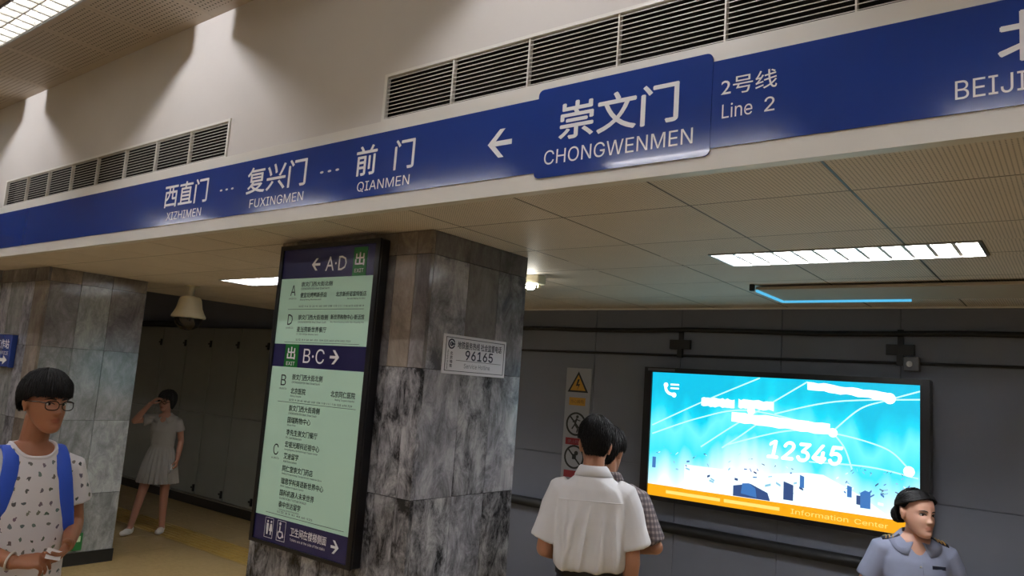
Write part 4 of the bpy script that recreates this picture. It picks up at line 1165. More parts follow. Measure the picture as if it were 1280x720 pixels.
# ================= the person in the checked shirt, mostly hidden behind the man
def checked():
    p = person_root('person in a dark checked shirt, mostly hidden behind the man in white', (-1.995, 3.50), math.radians(200))
    sk = skin_mat('skin_checked', srgb(168, 120, 94))
    mb = MB(); Mh = head_matrix((0.0, -.015, 1.545), math.radians(-12), math.radians(10), 0, .98)
    mb.rings(torso_rings([(.90, 0, 0, .14, .10), (1.05, 0, 0, .13, .09), (1.2, 0, 0, .15, .10), (1.3, 0, .01, .16, .10), (1.38, 0, .015, .11, .08), (1.41, 0, .015, .065, .06)]), flip=True)
    mb.tube([(0, .02, 1.36), (0, .01, 1.50)], [.056, .052], 14); head_prims(mb, Mh)
    for s, el, wr in ((-1, (-.27, .02, 1.10), (-.12, -.16, 1.04)), (1, (.24, .02, 1.10), (.16, -.18, 1.0))):
        mb.tube([(s * .13, .01, 1.34), tuple(Vector((s * .16, .012, 1.3)).lerp(Vector(el), .3)), el], [.04, .038, .036], 12); mb.tube([el, wr], [.038, .026], 12); mb.ell(el, .038)
        hand(mb, wr, (Vector(wr) - Vector(el)), (0, 0, -1), (-s, 0, 0), .4)
    for s in (-1, 1): mb.tube([(s * .085, 0, .92), (s * .09, -.01, .5), (s * .09, .02, .06)], [.07, .05, .035], 12)
    me = remeshed(mb, 'body', .007, 2); tint(me, Mh); link('body', me, sk, p); face_parts(Mh, p)
    m, nt, pr = base_mat('checked_cloth'); N = nt.nodes.new; L = nt.links.new
    tc = N('ShaderNodeTexCoord'); sp = N('ShaderNodeSeparateXYZ'); L(tc.outputs['Object'], sp.inputs[0])
    def stripe(o, sc):
        a = N('ShaderNodeMath'); a.operation = 'MULTIPLY'; a.inputs[1].default_value = sc; L(o, a.inputs[0])
        b = N('ShaderNodeMath'); b.operation = 'FRACT'; L(a.outputs[0], b.inputs[0])
        c = N('ShaderNodeMath'); c.operation = 'GREATER_THAN'; c.inputs[1].default_value = .55; L(b.outputs[0], c.inputs[0]); return c.outputs[0]
    xy = N('ShaderNodeMath'); xy.operation = 'ADD'; L(sp.outputs[0], xy.inputs[0]); L(sp.outputs[1], xy.inputs[1])
    ad = N('ShaderNodeMath'); ad.operation = 'ADD'; L(stripe(sp.outputs[2], 38), ad.inputs[0]); L(stripe(xy.outputs[0], 34), ad.inputs[1])
    dv = N('ShaderNodeMath'); dv.operation = 'DIVIDE'; dv.inputs[1].default_value = 2; L(ad.outputs[0], dv.inputs[0])
    cr_ = N('ShaderNodeValToRGB'); e = cr_.color_ramp.elements; e[0].color = srgb(78, 72, 76); e[1].color = srgb(146, 136, 134); e.new(.5).color = srgb(104, 94, 96)
    L(dv.outputs[0], cr_.inputs[0]); L(cr_.outputs[0], pr.inputs['Base Color']); pr.inputs['Roughness'].default_value = .85
    sh = MB(); sh.rings(torso_rings([(.96, 0, 0, .17, .125), (1.1, 0, .005, .17, .125), (1.26, 0, .01, .18, .125), (1.33, 0, .015, .165, .11), (1.39, 0, .015, .10, .08), (1.42, 0, .012, .068, .066)], 28), flip=True)
    for s, el in ((-1, (-.27, .02, 1.10)), (1, (.24, .02, 1.10))):
        sh.tube([(s * .11, .015, 1.345), (s * .16, .015, 1.325), tuple(Vector((s * .17, .015, 1.3)).lerp(Vector(el), .92))], [.055, .068, .064], 16)
    me = remeshed(sh, 'shirt', .01, 4); fold(me, .008, (7, 7, 4), 9); link('shirt', me, m, p)
    collar(p, m, 1.425, .064, (.095, .082), 1.408, .024, .04, .3, .02, .008)
    tr_ = MB(); tr_.rings(torso_rings([(.78, 0, .01, .16, .12), (.92, 0, .01, .165, .12), (1.0, 0, 0, .15, .11)]), flip=True)
    for s in (-1, 1): tr_.tube([(s * .085, .005, .88), (s * .09, -.005, .5), (s * .09, .02, .07)], [.088, .072, .062], 14)
    link('trousers', remeshed(tr_, 'trousers', .013, 3), mat('grey_trousers', srgb(48, 48, 54), .8), p)
    shoe_pair(p, mat('black_shoe', srgb(18, 18, 20), .35), [(-.09, .02, 0), (.09, .02, 0)])
    def end(a):
        d = azdeg(a); return .05 - .05 * smooth_step(45, 80, d) - .075 * smooth_step(100, 140, d)
    hair(Mh, p, end, 900, 8, .004, .016, .01, .8, .05, lockw=.006)
checked()

# ================= the woman officer at the lower right, seated
def officer():
    p = person_root('woman officer in a grey-blue uniform shirt with epaulettes in front of the screen', (-.74, 4.56), math.radians(24))
    sk = skin_mat('skin_officer', srgb(206, 160, 138))
    zo = -.18                                   # she sits on a tall stool: the trunk is lower than when standing
    T = lambda q: (q[0], q[1], q[2] + zo)
    Mh = head_matrix(T((.005, -.035, 1.518)), math.radians(26), math.radians(-1), math.radians(4), .985)
    mb = MB()
    mb.rings(torso_rings([(.88 + zo, 0, 0, .15, .11), (1.02 + zo, 0, 0, .12, .09), (1.18 + zo, 0, -.01, .14, .10), (1.3 + zo, 0, 0, .145, .09), (1.38 + zo, 0, .0, .10, .07), (1.41 + zo, 0, .005, .06, .052)]), flip=True)
    mb.tube([T((0, .01, 1.36)), T((0, .0, 1.42)), T((.003, -.015, 1.48))], [.052, .043, .043], 16); head_prims(mb, Mh, True)
    for s, el, wr in ((-1, (-.255, .01, 1.08), (-.20, -.20, .98)), (1, (.225, .03, 1.07), (.14, -.20, .97))):
        el = T(el); wr = T(wr); shd = T((s * .145, .0, 1.345))
        mb.tube([shd, tuple(Vector(shd).lerp(Vector(el), .5)), el], [.045, .041, .035], 14); mb.tube([el, tuple(Vector(el).lerp(Vector(wr), .35)), wr], [.036, .036, .024], 14); mb.ell(el, .035)
        hand(mb, wr, Vector(wr) - Vector(el), (0, 0, -1), (-s, 0, 0), .3, .93)
    for s in (-1, 1): mb.tube([T((s * .08, .0, .90)), (s * .1, -.40, .645), (s * .1, -.36, .10)], [.075, .052, .036], 12)
    me = remeshed(mb, 'body', .004, 2); tint(me, Mh, (.88, .66, .64)); link('body', me, sk, p); face_parts(Mh, p, True, .0024)
    m_sh = mat('uniform_shirt', srgb(132, 138, 160), .8, bump=.04, bscale=300)
    sh = MB(); sh.rings(torso_rings([(.93 + zo, 0, 0, .15, .115), (1.02 + zo, 0, 0, .142, .108), (1.12 + zo, 0, -.008, .152, .118), (1.20 + zo, 0, -.016, .160, .122), (1.28 + zo, 0, -.008, .166, .112), (1.335 + zo, 0, .0, .155, .095), (1.375 + zo, 0, .0, .115, .08), (1.405 + zo, 0, .003, .072, .062)], 32), flip=True)
    for s in (-1, 1):
        el = Vector(T((s * .24, .02, 1.075)))
        a = Vector(T((s * .10, 0, 1.335))); b = Vector(T((s * .15, .0, 1.315)))
        if s < 0: el = Vector(T((-.255, .01, 1.08)))
        sh.tube([a, b, b.lerp(el, .38), b.lerp(el, .68)], [.052, .066, .064, .066], 18)
    me = remeshed(sh, 'shirt', .008, 5)
    cut(me, lambda c: c.z > 1.318 + zo and c.y < -.02 and abs(c.x) < .058 * (c.z - 1.312 - zo) / .075 + .003)
    fold(me, .006, (7, 7, 4), 4, .001); shirt = link('shirt', me, m_sh, p)
    tr = BVHTree.FromPolygons([v.co for v in me.vertices], [q.vertices for q in me.polygons])
    collar(p, m_sh, 1.405 + zo, .054, (.100, .09), 1.392 + zo, .026, .038, .36, .05, .0, tree=tr)
    def front(x, z):
        h = tr.ray_cast(Vector((x, -.8, z)), Vector((0, 1, 0))); return h[0] if h[0] else Vector((x, -.12, z))
    # placket and buttons
    P = [front(.0, 1.285 + zo - k * .03) + Vector((.012, -.001, 0)) for k in range(11)]
    MB().tube(P, [.0018] * len(P), 6).build('placket_edge', m_sh, shirt, True)
    for k in range(4):
        q = front(0, 1.265 + zo - k * .075); MB().ell(q + Vector((0, -.002, 0)), (.006, .003, .006)).build('button', M_steel, shirt, True)
    q0, q1 = front(.055, 1.268 + zo), front(.122, 1.265 + zo)
    mb = MB(); up_ = Vector((0, 0, .009)); o_ = Vector((0, -.006, 0))
    mb.add([q0 - up_ + o_, q1 - up_ + o_, q1 + up_ + o_, q0 + up_ + o_, q0 - up_, q1 - up_, q1 + up_, q0 + up_], [(0, 1, 2, 3), (7, 6, 5, 4), (0, 4, 5, 1), (1, 5, 6, 2), (2, 6, 7, 3), (3, 7, 4, 0)])
    mb.build('name_tag', mat('tag_dark', srgb(44, 50, 70), .3), p)
    # chest pockets
    for s in (-1, 1):
        Q = [front(s * x, z + zo) + Vector((0, -.0012, 0)) for x, z in ((.045, 1.20), (.045, 1.11), (.12, 1.11), (.12, 1.20))]
        MB().tube(Q + [Q[0]], [.0014] * 5, 6).build('pocket_seam', m_sh, shirt)
    # epaulettes with gold chevrons
    m_ep = mat('epaulette_navy', srgb(26, 28, 44), .6); m_go = mat('gold_braid', srgb(196, 150, 70), .4, metal=.3)
    for s in (-1, 1):
        R_ = []
        for k in range(6):
            x = s * (.075 + .016 * k * 1.05)
            row = []
            for y in (-.03, -.01, .01, .03):
                h = tr.ray_cast(Vector((x, y, 2)), Vector((0, 0, -1))); row.append((h[0] if h[0] else Vector((x, y, 1.34 + zo))) + Vector((0, 0, .006)))
            R_.append(row)
        mb = MB(); mb.add([q for r in R_ for q in r], [tuple(i if s > 0 else j for i, j in zip(f, f[::-1])) for f in [(a * 4 + b, a * 4 + 4 + b, a * 4 + 5 + b, a * 4 + 1 + b) for a in range(5) for b in range(3)]])
        o = mb.build('epaulette', m_ep, p, True); sm_ = o.modifiers.new('t', 'SOLIDIFY'); sm_.thickness = .005
        for k in (2, 3, 4):
            r = R_[k]; P = [r[0], r[1] + (R_[k - 1][1] - r[1]) * .4, r[2] + (R_[k - 1][2] - r[2]) * .4, r[3]]
            MB().tube([q + Vector((0, 0, .003)) for q in P], [.003] * 4, 6, ref=(0, 0, 1)).build('gold_chevron', m_go, o, True)
    # sleeve patch
    h = tr.ray_cast(Vector((.6, -.02, 1.18 + zo)), Vector((-1, 0, 0)))
    if h[0]:
        c = h[0]; n_ = h[1]; tz = Vector((0, 0, 1)); tx = n_.cross(tz).normalized(); tz = tx.cross(n_) * -1
        mb = MB(); mb.add([c + tx * a * .026 + tz * b * .034 + n_ * .003 for a, b in ((-1, 1), (-1, -.3), (0, -1), (1, -.3), (1, 1))], [(0, 1, 2, 3, 4)])
        o = mb.build('sleeve_patch', mat('patch_gold', srgb(120, 100, 50), .6), p); sm_ = o.modifiers.new('t', 'SOLIDIFY'); sm_.thickness = .002
    m_tr = mat('navy_trousers', srgb(32, 36, 54), .8)
    tr_ = MB(); tr_.rings(torso_rings([(.80 + zo, 0, .0, .155, .12), (.86 + zo, 0, 0, .165, .125), (.93 + zo, 0, 0, .15, .115), (.98 + zo, 0, 0, .138, .105)]), flip=True)
    for s in (-1, 1): tr_.tube([T((s * .08, .0, .88)), (s * .1, -.40, .655), (s * .1, -.38, .35), (s * .1, -.36, .08)], [.088, .072, .066, .06], 14)
    link('trousers', remeshed(tr_, 'trousers', .011, 3), m_tr, p)
    shoe_pair(p, mat('black_shoe', srgb(18, 18, 20), .35), [(-.1, -.36, 0), (.1, -.36, 0)])
    def end(a):
        d = azdeg(a)
        if d < 58: return .080 - .014 * d / 58
        if d < 84: return .066 - .046 * smooth_step(58, 84, d)
        if d < 100: return .020 + .004 * smooth_step(84, 95, d)
        return .024 - .075 * smooth_step(112, 138, d)
    def bun(mb):
        rnd = random.Random(3)
        mb.ell(Mh @ Vector((0, .118, -.022)), (.05, .042, .046), Mh.to_3x3())
        for k in range(60):       # loops of the bun
            a = rnd.uniform(0, 2 * PI); r = rnd.uniform(.018, .05)
            P = [Mh @ Vector((r * math.cos(a + j * .5), .112 + .036 * math.sqrt(max(0, 1 - (r / .055) ** 2)) + rnd.uniform(0, .006), -.022 + r * .95 * math.sin(a + j * .5))) for j in range(4)]
            mb.tube(P, [.003, .005, .005, .003], 5)
        # hair swept from a side parting over the temples to behind the ears
        for k in range(170):
            s = -1 if k % 5 < 3 else 1; u = rnd.random(); px_ = .020 + rnd.uniform(-.004, .004)
            st_ = Vector((px_, -.085 + .06 * u, .10)); en = Vector((s * .085, .03 + .05 * rnd.random(), .028 + .04 * u)); P = []
            md = Vector((s * .066, -.070 + .06 * u + rnd.uniform(-.008, .004), (.054 if s < 0 else .066) + .022 * u + rnd.uniform(-.006, .004)))
            for j in range(8):
                t_ = j / 7; q = (1 - t_) ** 2 * st_ + 2 * t_ * (1 - t_) * md + t_ * t_ * en; d_ = q - HC; o_ = .008 + .007 * math.sin(PI * t_) + .003 * rnd.random()
                r_ = math.sqrt((d_.x / (HR.x + o_)) ** 2 + (d_.y / (HR.y + o_)) ** 2 + (d_.z / (HR.z + o_)) ** 2); P.append(Mh @ (HC + d_ / r_))
            mb.tube(P, [.0015, .0032, .004, .004, .004, .0036, .003, .0015], 5)
    hair(Mh, p, end, 500, 5, .002, .012, .004, .8, .03, extra=bun, lockw=.007, bare=92)
    # stool
    st_ = thing('stool', 'plain round stool under the seated officer', 'stool', (-.74, 4.56, 0), math.radians(24))
    MB().cyl((0, 0, .555), (0, 0, .59), .17, n=28).build('seat', mat('stool_black', srgb(40, 40, 44), .5), st_, True)
    for k in range(4):
        a = PI / 4 + k * PI / 2; MB().cyl((.11 * math.cos(a), 0.11 * math.sin(a), .555), (.17 * math.cos(a), .17 * math.sin(a), 0), .013, n=10).build('leg', M_steel, st_, True)
officer()

# ================= the boy with glasses and a blue backpack
def boy():
    rz = math.radians(88)
    p = person_root('boy with black fringe, glasses and a white patterned t-shirt at the left', (-3.262, 1.262), rz)
    p.scale = (.88, .88, 1)
    sk = skin_mat('skin_boy', srgb(160, 106, 76))
    Mh = head_matrix((.01, -.035, 1.652), math.radians(13), math.radians(1), math.radians(1), .94) @ Matrix.Diagonal((1.1, 1.1, 1, 1))
    mb = MB()
    mb.rings(torso_rings([(.90, 0, 0, .15, .10), (1.05, 0, 0, .14, .095), (1.2, 0, 0, .15, .10), (1.34, 0, 0, .165, .10), (1.42, 0, .005, .155, .088), (1.465, 0, .01, .11, .075), (1.50, 0, .01, .065, .058)]), flip=True)
    mb.tube([(0, .015, 1.43), (0, .005, 1.51), (.005, -.012, 1.60)], [.066, .056, .056], 16); head_prims(mb, Mh)
    arms = {}
    for s, el, wr in ((-1, (-.26, -.03, 1.16), (-.085, -.235, 1.095)), (1, (.218, .0, 1.175), (.125, -.19, 1.125))):
        mb.tube([(s * .145, .005, 1.405), (s * .185, .0, 1.34), el], [.042, .042, .037], 14); mb.tube([el, tuple(Vector(el).lerp(Vector(wr), .35)), wr], [.037, .037, .025], 14); mb.ell(el, .037)
        arms[s] = (el, wr)
    # the right hand pinches a scrap of paper, the left hand cups below it
    hand(mb, arms[-1][1], (.88, -.30, .05), (.1, .5, -.85), (.2, -.3, .9), .42, .98, .04, .9, (.35, .5, .6, .7))
    hand(mb, arms[1][1], (-.55, -.55, -.28), (-.45, .35, .8), (.1, -.6, .7), .45, .98, .05, .8, (.35, .45, .55, .65))
    for s in (-1, 1): mb.tube([(s * .08, 0, .92), (s * .09, -.01, .5), (s * .09, .02, .06)], [.07, .048, .035], 12)
    me = remeshed(mb, 'body', .004, 2); tint(me, Mh, (.86, .66, .64)); link('body', me, sk, p); face_parts(Mh, p)
    # t-shirt with a scattered small print
    m, nt, pr = base_mat('printed_tshirt'); N = nt.nodes.new; L = nt.links.new
    tc = N('ShaderNodeTexCoord'); mp = N('ShaderNodeMapping'); mp.inputs['Scale'].default_value = (1, .15, 1); L(tc.outputs['Object'], mp.inputs[0])
    sx = N('ShaderNodeSeparateXYZ'); cb = N('ShaderNodeCombineXYZ'); L(tc.outputs['Object'], sx.inputs[0]); L(sx.outputs[0], cb.inputs[0]); L(sx.outputs[2], cb.inputs[1])
    vo = N('ShaderNodeTexVoronoi'); vo.voronoi_dimensions = '2D'; vo.inputs['Scale'].default_value = 22; vo.inputs['Randomness'].default_value = .5; L(cb.outputs[0], vo.inputs[0])
    nz = N('ShaderNodeTexNoise'); nz.inputs['Scale'].default_value = 90; nz.inputs['Detail'].default_value = 1; L(tc.outputs['Object'], nz.inputs[0])
    ad = N('ShaderNodeMath'); ad.operation = 'MULTIPLY_ADD'; ad.inputs[1].default_value = .5; L(nz.outputs[0], ad.inputs[0]); L(vo.outputs['Distance'], ad.inputs[2])
    lt = N('ShaderNodeMath'); lt.operation = 'LESS_THAN'; lt.inputs[1].default_value = .40; L(ad.outputs[0], lt.inputs[0])
    hs = N('ShaderNodeHueSaturation'); hs.inputs['Saturation'].default_value = .35; hs.inputs['Value'].default_value = .22; L(vo.outputs['Color'], hs.inputs['Color'])
    mx = N('ShaderNodeMix'); mx.data_type = 'RGBA'; L(lt.outputs[0], mx.inputs[0]); mx.inputs[6].default_value = srgb(222, 218, 220); L(hs.outputs[0], mx.inputs[7]); L(mx.outputs[2], pr.inputs['Base Color']); pr.inputs['Roughness'].default_value = .9
    sh = MB(); sh.rings(torso_rings([(.86, 0, 0, .178, .132), (.95, 0, 0, .178, .130), (1.1, 0, 0, .172, .125), (1.25, 0, -.003, .176, .122), (1.36, 0, 0, .182, .115), (1.425, 0, .005, .165, .100), (1.465, 0, .01, .125, .086), (1.492, 0, .01, .092, .074), (1.51, 0, .012, .07, .062)], 32), flip=True)
    for s in (-1, 1):
        el = Vector(arms[s][0]); b = Vector((s * .165, .003, 1.395))
        sh.tube([(s * .11, .005, 1.42), b, b.lerp(el, .35), b.lerp(el, .62)], [.052, .070, .072, .078], 18)
    me = remeshed(sh, 'tshirt', .008, 5)
    cut(me, lambda c: ((c.x / .083) ** 2 + ((c.y + .04) / .085) ** 2 + ((c.z - 1.50) / .062) ** 2) < 1 or c.z > 1.497)
    fold(me, .007, (5, 5, 3), 6, .001); tsh = link('tshirt', me, m, p)
    tr = BVHTree.FromPolygons([v.co for v in me.vertices], [q.vertices for q in me.polygons])
    # neckband following the cut edge
    bm = bmesh.new(); bm.from_mesh(me); ed = [e for e in bm.edges if e.is_boundary]
    P = sorted({tuple(v.co) for e in ed for v in e.verts}, key=lambda q: math.atan2(q[1] + .0, q[0])); bm.free()
    P = [Vector(q) for q in P if q[2] > 1.38]
    if len(P) > 12:
        Q = []
        for k in range(40):
            a = -PI + 2 * PI * k / 40; near = sorted(P, key=lambda q: abs(math.remainder(math.atan2(q.y, q.x) - a, 2 * PI)))[:4]
            Q.append(sum(near, Vector()) / 4)
        Q = [(Q[k - 1] + Q[k] * 2 + Q[(k + 1) % 40]) / 4 for k in range(40)]
        MB().tube(Q + [Q[0]], [.007] * 41, 8, ref=(0, 0, 1)).build('neckband', mat('tshirt_rib', srgb(224, 220, 222), .9), tsh, True)
    tr_ = MB(); tr_.rings(torso_rings([(.78, 0, .01, .155, .12), (.9, 0, .01, .16, .12), (1.0, 0, 0, .145, .105)]), flip=True)
    for s in (-1, 1): tr_.tube([(s * .08, .005, .88), (s * .09, -.005, .5), (s * .09, .02, .07)], [.085, .07, .06], 14)
    link('trousers', remeshed(tr_, 'trousers', .013, 3), mat('boy_trousers', srgb(44, 50, 66), .85), p)
    shoe_pair(p, mat('grey_shoe', srgb(90, 90, 94), .6), [(-.09, .02, 0), (.09, .02, 0)])
    def end(a):
        d = azdeg(a)
        if d < 62: return .030 + .004 * math.sin(math.degrees(a) * .2)
        if d < 95: return .030 - .022 * smooth_step(62, 85, d)
        return .008 - .048 * smooth_step(100, 140, d)
    hair(Mh, p, end, 2200, 6, .004, .020, .008, .6, .02, lockw=.0055)
    # glasses
    g = MB(); fr = lambda x, z, y: Mh @ Vector((x, y, z))
    for s in (-1, 1):
        P = []
        for k in range(21):
            a = 2 * PI * k / 20; ca, sa = math.cos(a), math.sin(a)
            P.append(fr(s * .034 + .027 * math.copysign(abs(ca) ** .75, ca), -.004 + .0185 * math.copysign(abs(sa) ** .8, sa), -.108 + .010 * abs(s * .034 + .027 * ca) / .06))
        g.tube(P, [.0019] * 21, 6, ref=(0, 1, 0), cap=False)
        g.tube([fr(s * .061, .006, -.098), fr(s * .076, .008, -.075), fr(s * .083, .006, .0), fr(s * .083, -.008, .022)], [.002] * 4, 6, ref=(0, 0, 1))
    g.tube([fr(-.008, .002, -.110), fr(0, .005, -.113), fr(.008, .002, -.110)], [.0018] * 3, 6, ref=(0, 0, 1))
    g.build('glasses', mat('glasses_frame', srgb(34, 24, 26), .25), p, True)
    # bracelet
    el, wr = (Vector(q) for q in arms[-1]); d = (wr - el).normalized(); c = wr - d * .02; u = d.cross(Vector((0, 0, 1))).normalized(); v_ = u.cross(d)
    MB().tube([c + u * .031 * math.cos(k * PI / 10) + v_ * .031 * math.sin(k * PI / 10) for k in range(21)], [.0045] * 21, 8, ref=tuple(d)).build('bracelet', mat('bracelet_white', srgb(214, 206, 196), .4), p, True)
    # paper scrap
    pp = thing('paper_scrap', 'small folded white scrap of paper between the hands of the boy', 'paper'); pp.parent = None
    pp.location = p.location; pp.rotation_euler = p.rotation_euler; pp.scale = p.scale
    c = Vector((.04, -.275, 1.115))
    pm = MB().add([c + Vector(q) for q in ((-.035, -.01, -.006), (.02, -.02, -.02), (.035, .005, .006), (-.02, .012, .026), (-.035, -.012, -.004), (.02, -.022, -.018), (.035, .003, .008), (-.02, .010, .028))], [(3, 2, 1, 0), (4, 5, 6, 7), (0, 1, 5, 4), (1, 2, 6, 5), (2, 3, 7, 6), (3, 0, 4, 7)])
    pm.build('sheet', mat('paper_white', srgb(232, 230, 230), .7), pp)
    # backpack
    bp_ = thing('backpack', 'blue backpack worn by the boy, its two straps over his shoulders', 'backpack', p.location, rz)
    bp_.scale = p.scale
    m_bl = mat('backpack_blue', srgb(40, 82, 196), .6, bump=.1, bscale=200)
    bm_ = MB(); bm_.rings(torso_rings([(.98, 0, .235, .10, .05), (1.0, 0, .24, .145, .085), (1.15, 0, .245, .155, .10), (1.33, 0, .235, .15, .085), (1.42, 0, .215, .12, .06), (1.44, 0, .21, .09, .04)], 28, 3.0), flip=True)
    link('pack', remeshed(bm_, 'pack', .012, 4), m_bl, bp_)
    pk = MB(); pk.rings(torso_rings([(1.0, 0, .33, .09, .02), (1.02, 0, .335, .115, .03), (1.16, 0, .335, .12, .03), (1.2, 0, .33, .10, .02)], 24, 3.2), flip=True); link('pocket', remeshed(pk, 'pocket', .01, 3), m_bl, bp_)
    def strap(s):
        path = []
        for k in range(15):                                            # down the chest
            t_ = k / 14; x = s * (.098 + .025 * math.sin(t_ * PI * .5)) ; z = 1.445 - .30 * t_
            h = tr.ray_cast(Vector((x + s * .035 * t_ * t_, -.8, z)), Vector((0, 1, 0)))
            if h[0]: path.append((h[0], Vector((0, -1, 0)) if t_ > .25 else Vector((0, -.8, .6)).normalized()))
        over = []
        for y in (-.05, -.02, .02, .06, .10):                          # over the shoulder
            h = tr.ray_cast(Vector((s * .098, y, 2.0)), Vector((0, 0, -1)))
            if h[0] and h[0].z > 1.36: over.append((h[0], Vector((0, .2, 1)).normalized()))
        full = list(reversed(over)) + [q for q in path if not over or q[0].z < over[0][0].z - .0]
        full = [(Vector((s * .10, .165, 1.40)), Vector((0, .6, .8)))] + full + [(Vector((s * .175, -.03, 1.10)), Vector((s, -.3, 0)).normalized()), (Vector((s * .165, .13, 1.06)), Vector((s, .1, 0)))]
        pts_ = [q + n_ * .008 for q, n_ in full]
        for _ in range(2): pts_ = [pts_[0]] + [(pts_[i - 1] + pts_[i] * 2 + pts_[i + 1]) / 4 for i in range(1, len(pts_) - 1)] + [pts_[-1]]
        rings = []
        for i, q in enumerate(pts_):
            d = (pts_[min(i + 1, len(pts_) - 1)] - pts_[max(i - 1, 0)]).normalized(); nn = full[i][1]; sd = d.cross(nn).normalized(); nn = sd.cross(d)
            wd = .031 if i < len(pts_) - 3 else .014
            rings.append([q + sd * a * wd + nn * b * .006 for a, b in ((-1, -.6), (-1, .3), (-.8, 1), (.8, 1), (1, .3), (1, -.6))])
        MB().rings(rings).build('strap', m_bl, bp_, True, 1.2)
    strap(-1); strap(1)
    return p
boy()

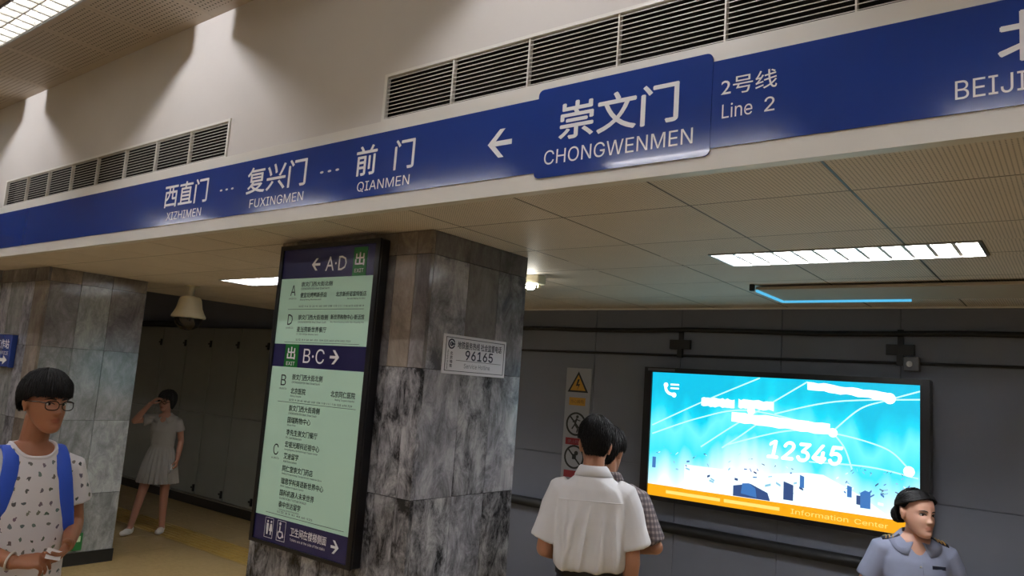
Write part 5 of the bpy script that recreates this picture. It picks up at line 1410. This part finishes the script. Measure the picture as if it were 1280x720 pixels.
# ================= the woman at the back left in a grey shirt dress, hand raised to her head
def woman():
    p = person_root('woman in a grey pleated shirt dress with one hand raised to her head', (-8.10, 4.42), math.radians(44))
    p.scale = (.93, .93, .93)
    sk = skin_mat('skin_woman', srgb(170, 122, 100))
    Mh = head_matrix((.0, -.03, 1.52), math.radians(-14), math.radians(8), math.radians(6), .97)
    mb = MB()
    mb.rings(torso_rings([(.82, 0, 0, .15, .10), (.95, 0, 0, .13, .09), (1.03, 0, 0, .115, .085), (1.15, 0, -.005, .13, .095), (1.27, 0, 0, .145, .085), (1.34, 0, .0, .10, .07), (1.37, 0, .005, .055, .05)]), flip=True)
    mb.tube([(0, .01, 1.33), (0, 0, 1.40), (0, -.01, 1.47)], [.052, .045, .045], 14); head_prims(mb, Mh, True)
    # her right arm is raised, elbow out, hand at the brow; her left arm hangs and holds a phone
    el, wr = (-.31, -.10, 1.27), (-.135, -.155, 1.49)
    mb.tube([(-.14, 0, 1.31), tuple(Vector((-.14, 0, 1.31)).lerp(Vector(el), .5)), el], [.044, .042, .036], 12); mb.tube([el, tuple(Vector(el).lerp(Vector(wr), .35)), wr], [.036, .035, .024], 12); mb.ell(el, .036)
    hand(mb, wr, (.62, .10, .62), (.5, .4, -.5), (.3, -.8, .2), .45, .9)
    el, wr = (.20, .03, 1.06), (.205, -.05, .84)
    mb.tube([(.14, 0, 1.31), (.175, .01, 1.2), el], [.044, .041, .034], 12); mb.tube([el, tuple(Vector(el).lerp(Vector(wr), .35)), wr], [.034, .034, .023], 12); mb.ell(el, .034)
    hand(mb, wr, (.0, -.25, -1), (-1, 0, 0), (0, -1, 0), .75, .9)
    A = [(-.20, -.13, 0), (.10, .03, 0)]
    mb.tube([(-.08, 0, .85), (-.135, -.06, .46), (-.20, -.115, .07)], [.078, .050, .033], 14); mb.tube([(.08, 0, .85), (.09, .01, .46), (.10, .04, .07)], [.078, .050, .033], 14)
    for s, a in ((0, A[0]), (1, A[1])): mb.tube([(a[0], a[1] + .02, .07), (a[0] - .01, a[1] - .08, .035)], [.03, .025], 10); mb.ell((a[0], a[1] + .02, .05), (.032, .04, .04))
    me = remeshed(mb, 'body', .0055, 2); tint(me, Mh, (.84, .55, .55)); link('body', me, sk, p); face_parts(Mh, p, True)
    m_d = mat('grey_dress', srgb(150, 146, 140), .85, bump=.05, bscale=200)
    sh = MB(); sh.rings(torso_rings([(.995, 0, 0, .128, .10), (1.02, 0, 0, .134, .105), (1.10, 0, -.006, .142, .112), (1.18, 0, -.012, .15, .115), (1.25, 0, -.004, .156, .105), (1.30, 0, 0, .148, .09), (1.335, 0, 0, .11, .076), (1.365, 0, .003, .066, .056)], 28), flip=True)
    a, b, e_ = Vector((-.09, 0, 1.305)), Vector((-.14, -.005, 1.295)), Vector((-.31, -.10, 1.27)); sh.tube([a, b, b.lerp(e_, .55)], [.05, .062, .068], 16)
    a, b, e_ = Vector((.09, 0, 1.305)), Vector((.145, 0, 1.285)), Vector((.20, .03, 1.06)); sh.tube([a, b, b.lerp(e_, .5)], [.05, .062, .066], 16)
    me = remeshed(sh, 'blouse', .008, 5); cut(me, lambda c: c.z > 1.27 and c.y < -.02 and abs(c.x) < .052 * (c.z - 1.265) / .075 + .003)
    fold(me, .006, (8, 8, 4), 12); link('blouse', me, m_d, p)
    collar(p, m_d, 1.362, .052, (.095, .085), 1.352, .024, .05, .36, .05, tree=BVHTree.FromPolygons([v.co for v in me.vertices], [q.vertices for q in me.polygons]))
    # pleated skirt
    n = 132; rings = []
    for z, r, am in ((1.005, .122, 0.0), (.985, .128, .002), (.93, .150, .005), (.80, .185, .010), (.68, .205, .014), (.575, .222, .018), (.572, .217, .017), (.68, .195, .012), (.9, .15, .004)):
        ring = []
        for k in range(n):
            a = 2 * PI * k / n; tri_ = 2 * abs((k * 22 / n) % 1 - .5); rr_ = r + am * (tri_ * 2 - 1)
            ring.append((rr_ * math.cos(a), rr_ * .82 * math.sin(a), z))
        rings.append(ring)
    MB().rings(rings, False, True).build('skirt', m_d, p, True, .9)
    rr_ = torso_rings([(.985, 0, 0, .131, .106), (1.012, 0, 0, .131, .106)], 28); MB().rings(rr_, True, True).build('waistband', m_d, p, True)
    m_s = mat('white_shoe', srgb(220, 216, 210), .5); shoe_pair(p, m_s, A, face=(-.1, .1))
    def end(a):
        d = azdeg(a)
        if d < 40: return .050
        return .050 - .135 * smooth_step(40, 80, d) - .02 * smooth_step(80, 140, d)
    hair(Mh, p, end, 460, 15, .006, .018, .006, .5, .03)
    # dark-rimmed glasses
    g = MB()
    for s in (-1, 1):
        g.tube([Mh @ Vector((s * .033 + .025 * math.cos(k * PI / 8), -.102, .017 * math.sin(k * PI / 8))) for k in range(17)], [.003] * 17, 6, ref=(0, 1, 0), cap=False)
        g.tube([Mh @ Vector(q) for q in ((s * .058, -.098, .004), (s * .076, -.07, .006), (s * .081, .01, .0))], [.0028] * 3, 6, ref=(0, 0, 1))
    g.tube([Mh @ Vector((-.008, -.104, .002)), Mh @ Vector((.008, -.104, .002))], [.0025] * 2, 6, ref=(0, 0, 1))
    g.build('glasses', mat('glasses_frame', srgb(34, 24, 26), .25), p, True)
    ph = thing('phone', 'small pale phone hanging from the lowered hand of the woman', 'phone'); ph.location = p.location; ph.rotation_euler = p.rotation_euler; ph.scale = p.scale
    link('case', bevel_box_mesh('case', (.165, -.135, .735), (.177, -.065, .80), .003), mat('phone_white', srgb(214, 212, 208), .3), ph)
    ln = MB(); ln.tube([Vector((.16 + .0, -.13 + .028 * math.cos(k * PI / 8), .735 + .028 * math.sin(k * PI / 8))) for k in range(17)], [.006] * 17, 8, ref=(1, 0, 0)); ln.build('ring_strap', mat('phone_silver', srgb(220, 220, 222), .25, metal=.6), ph, True)
woman()
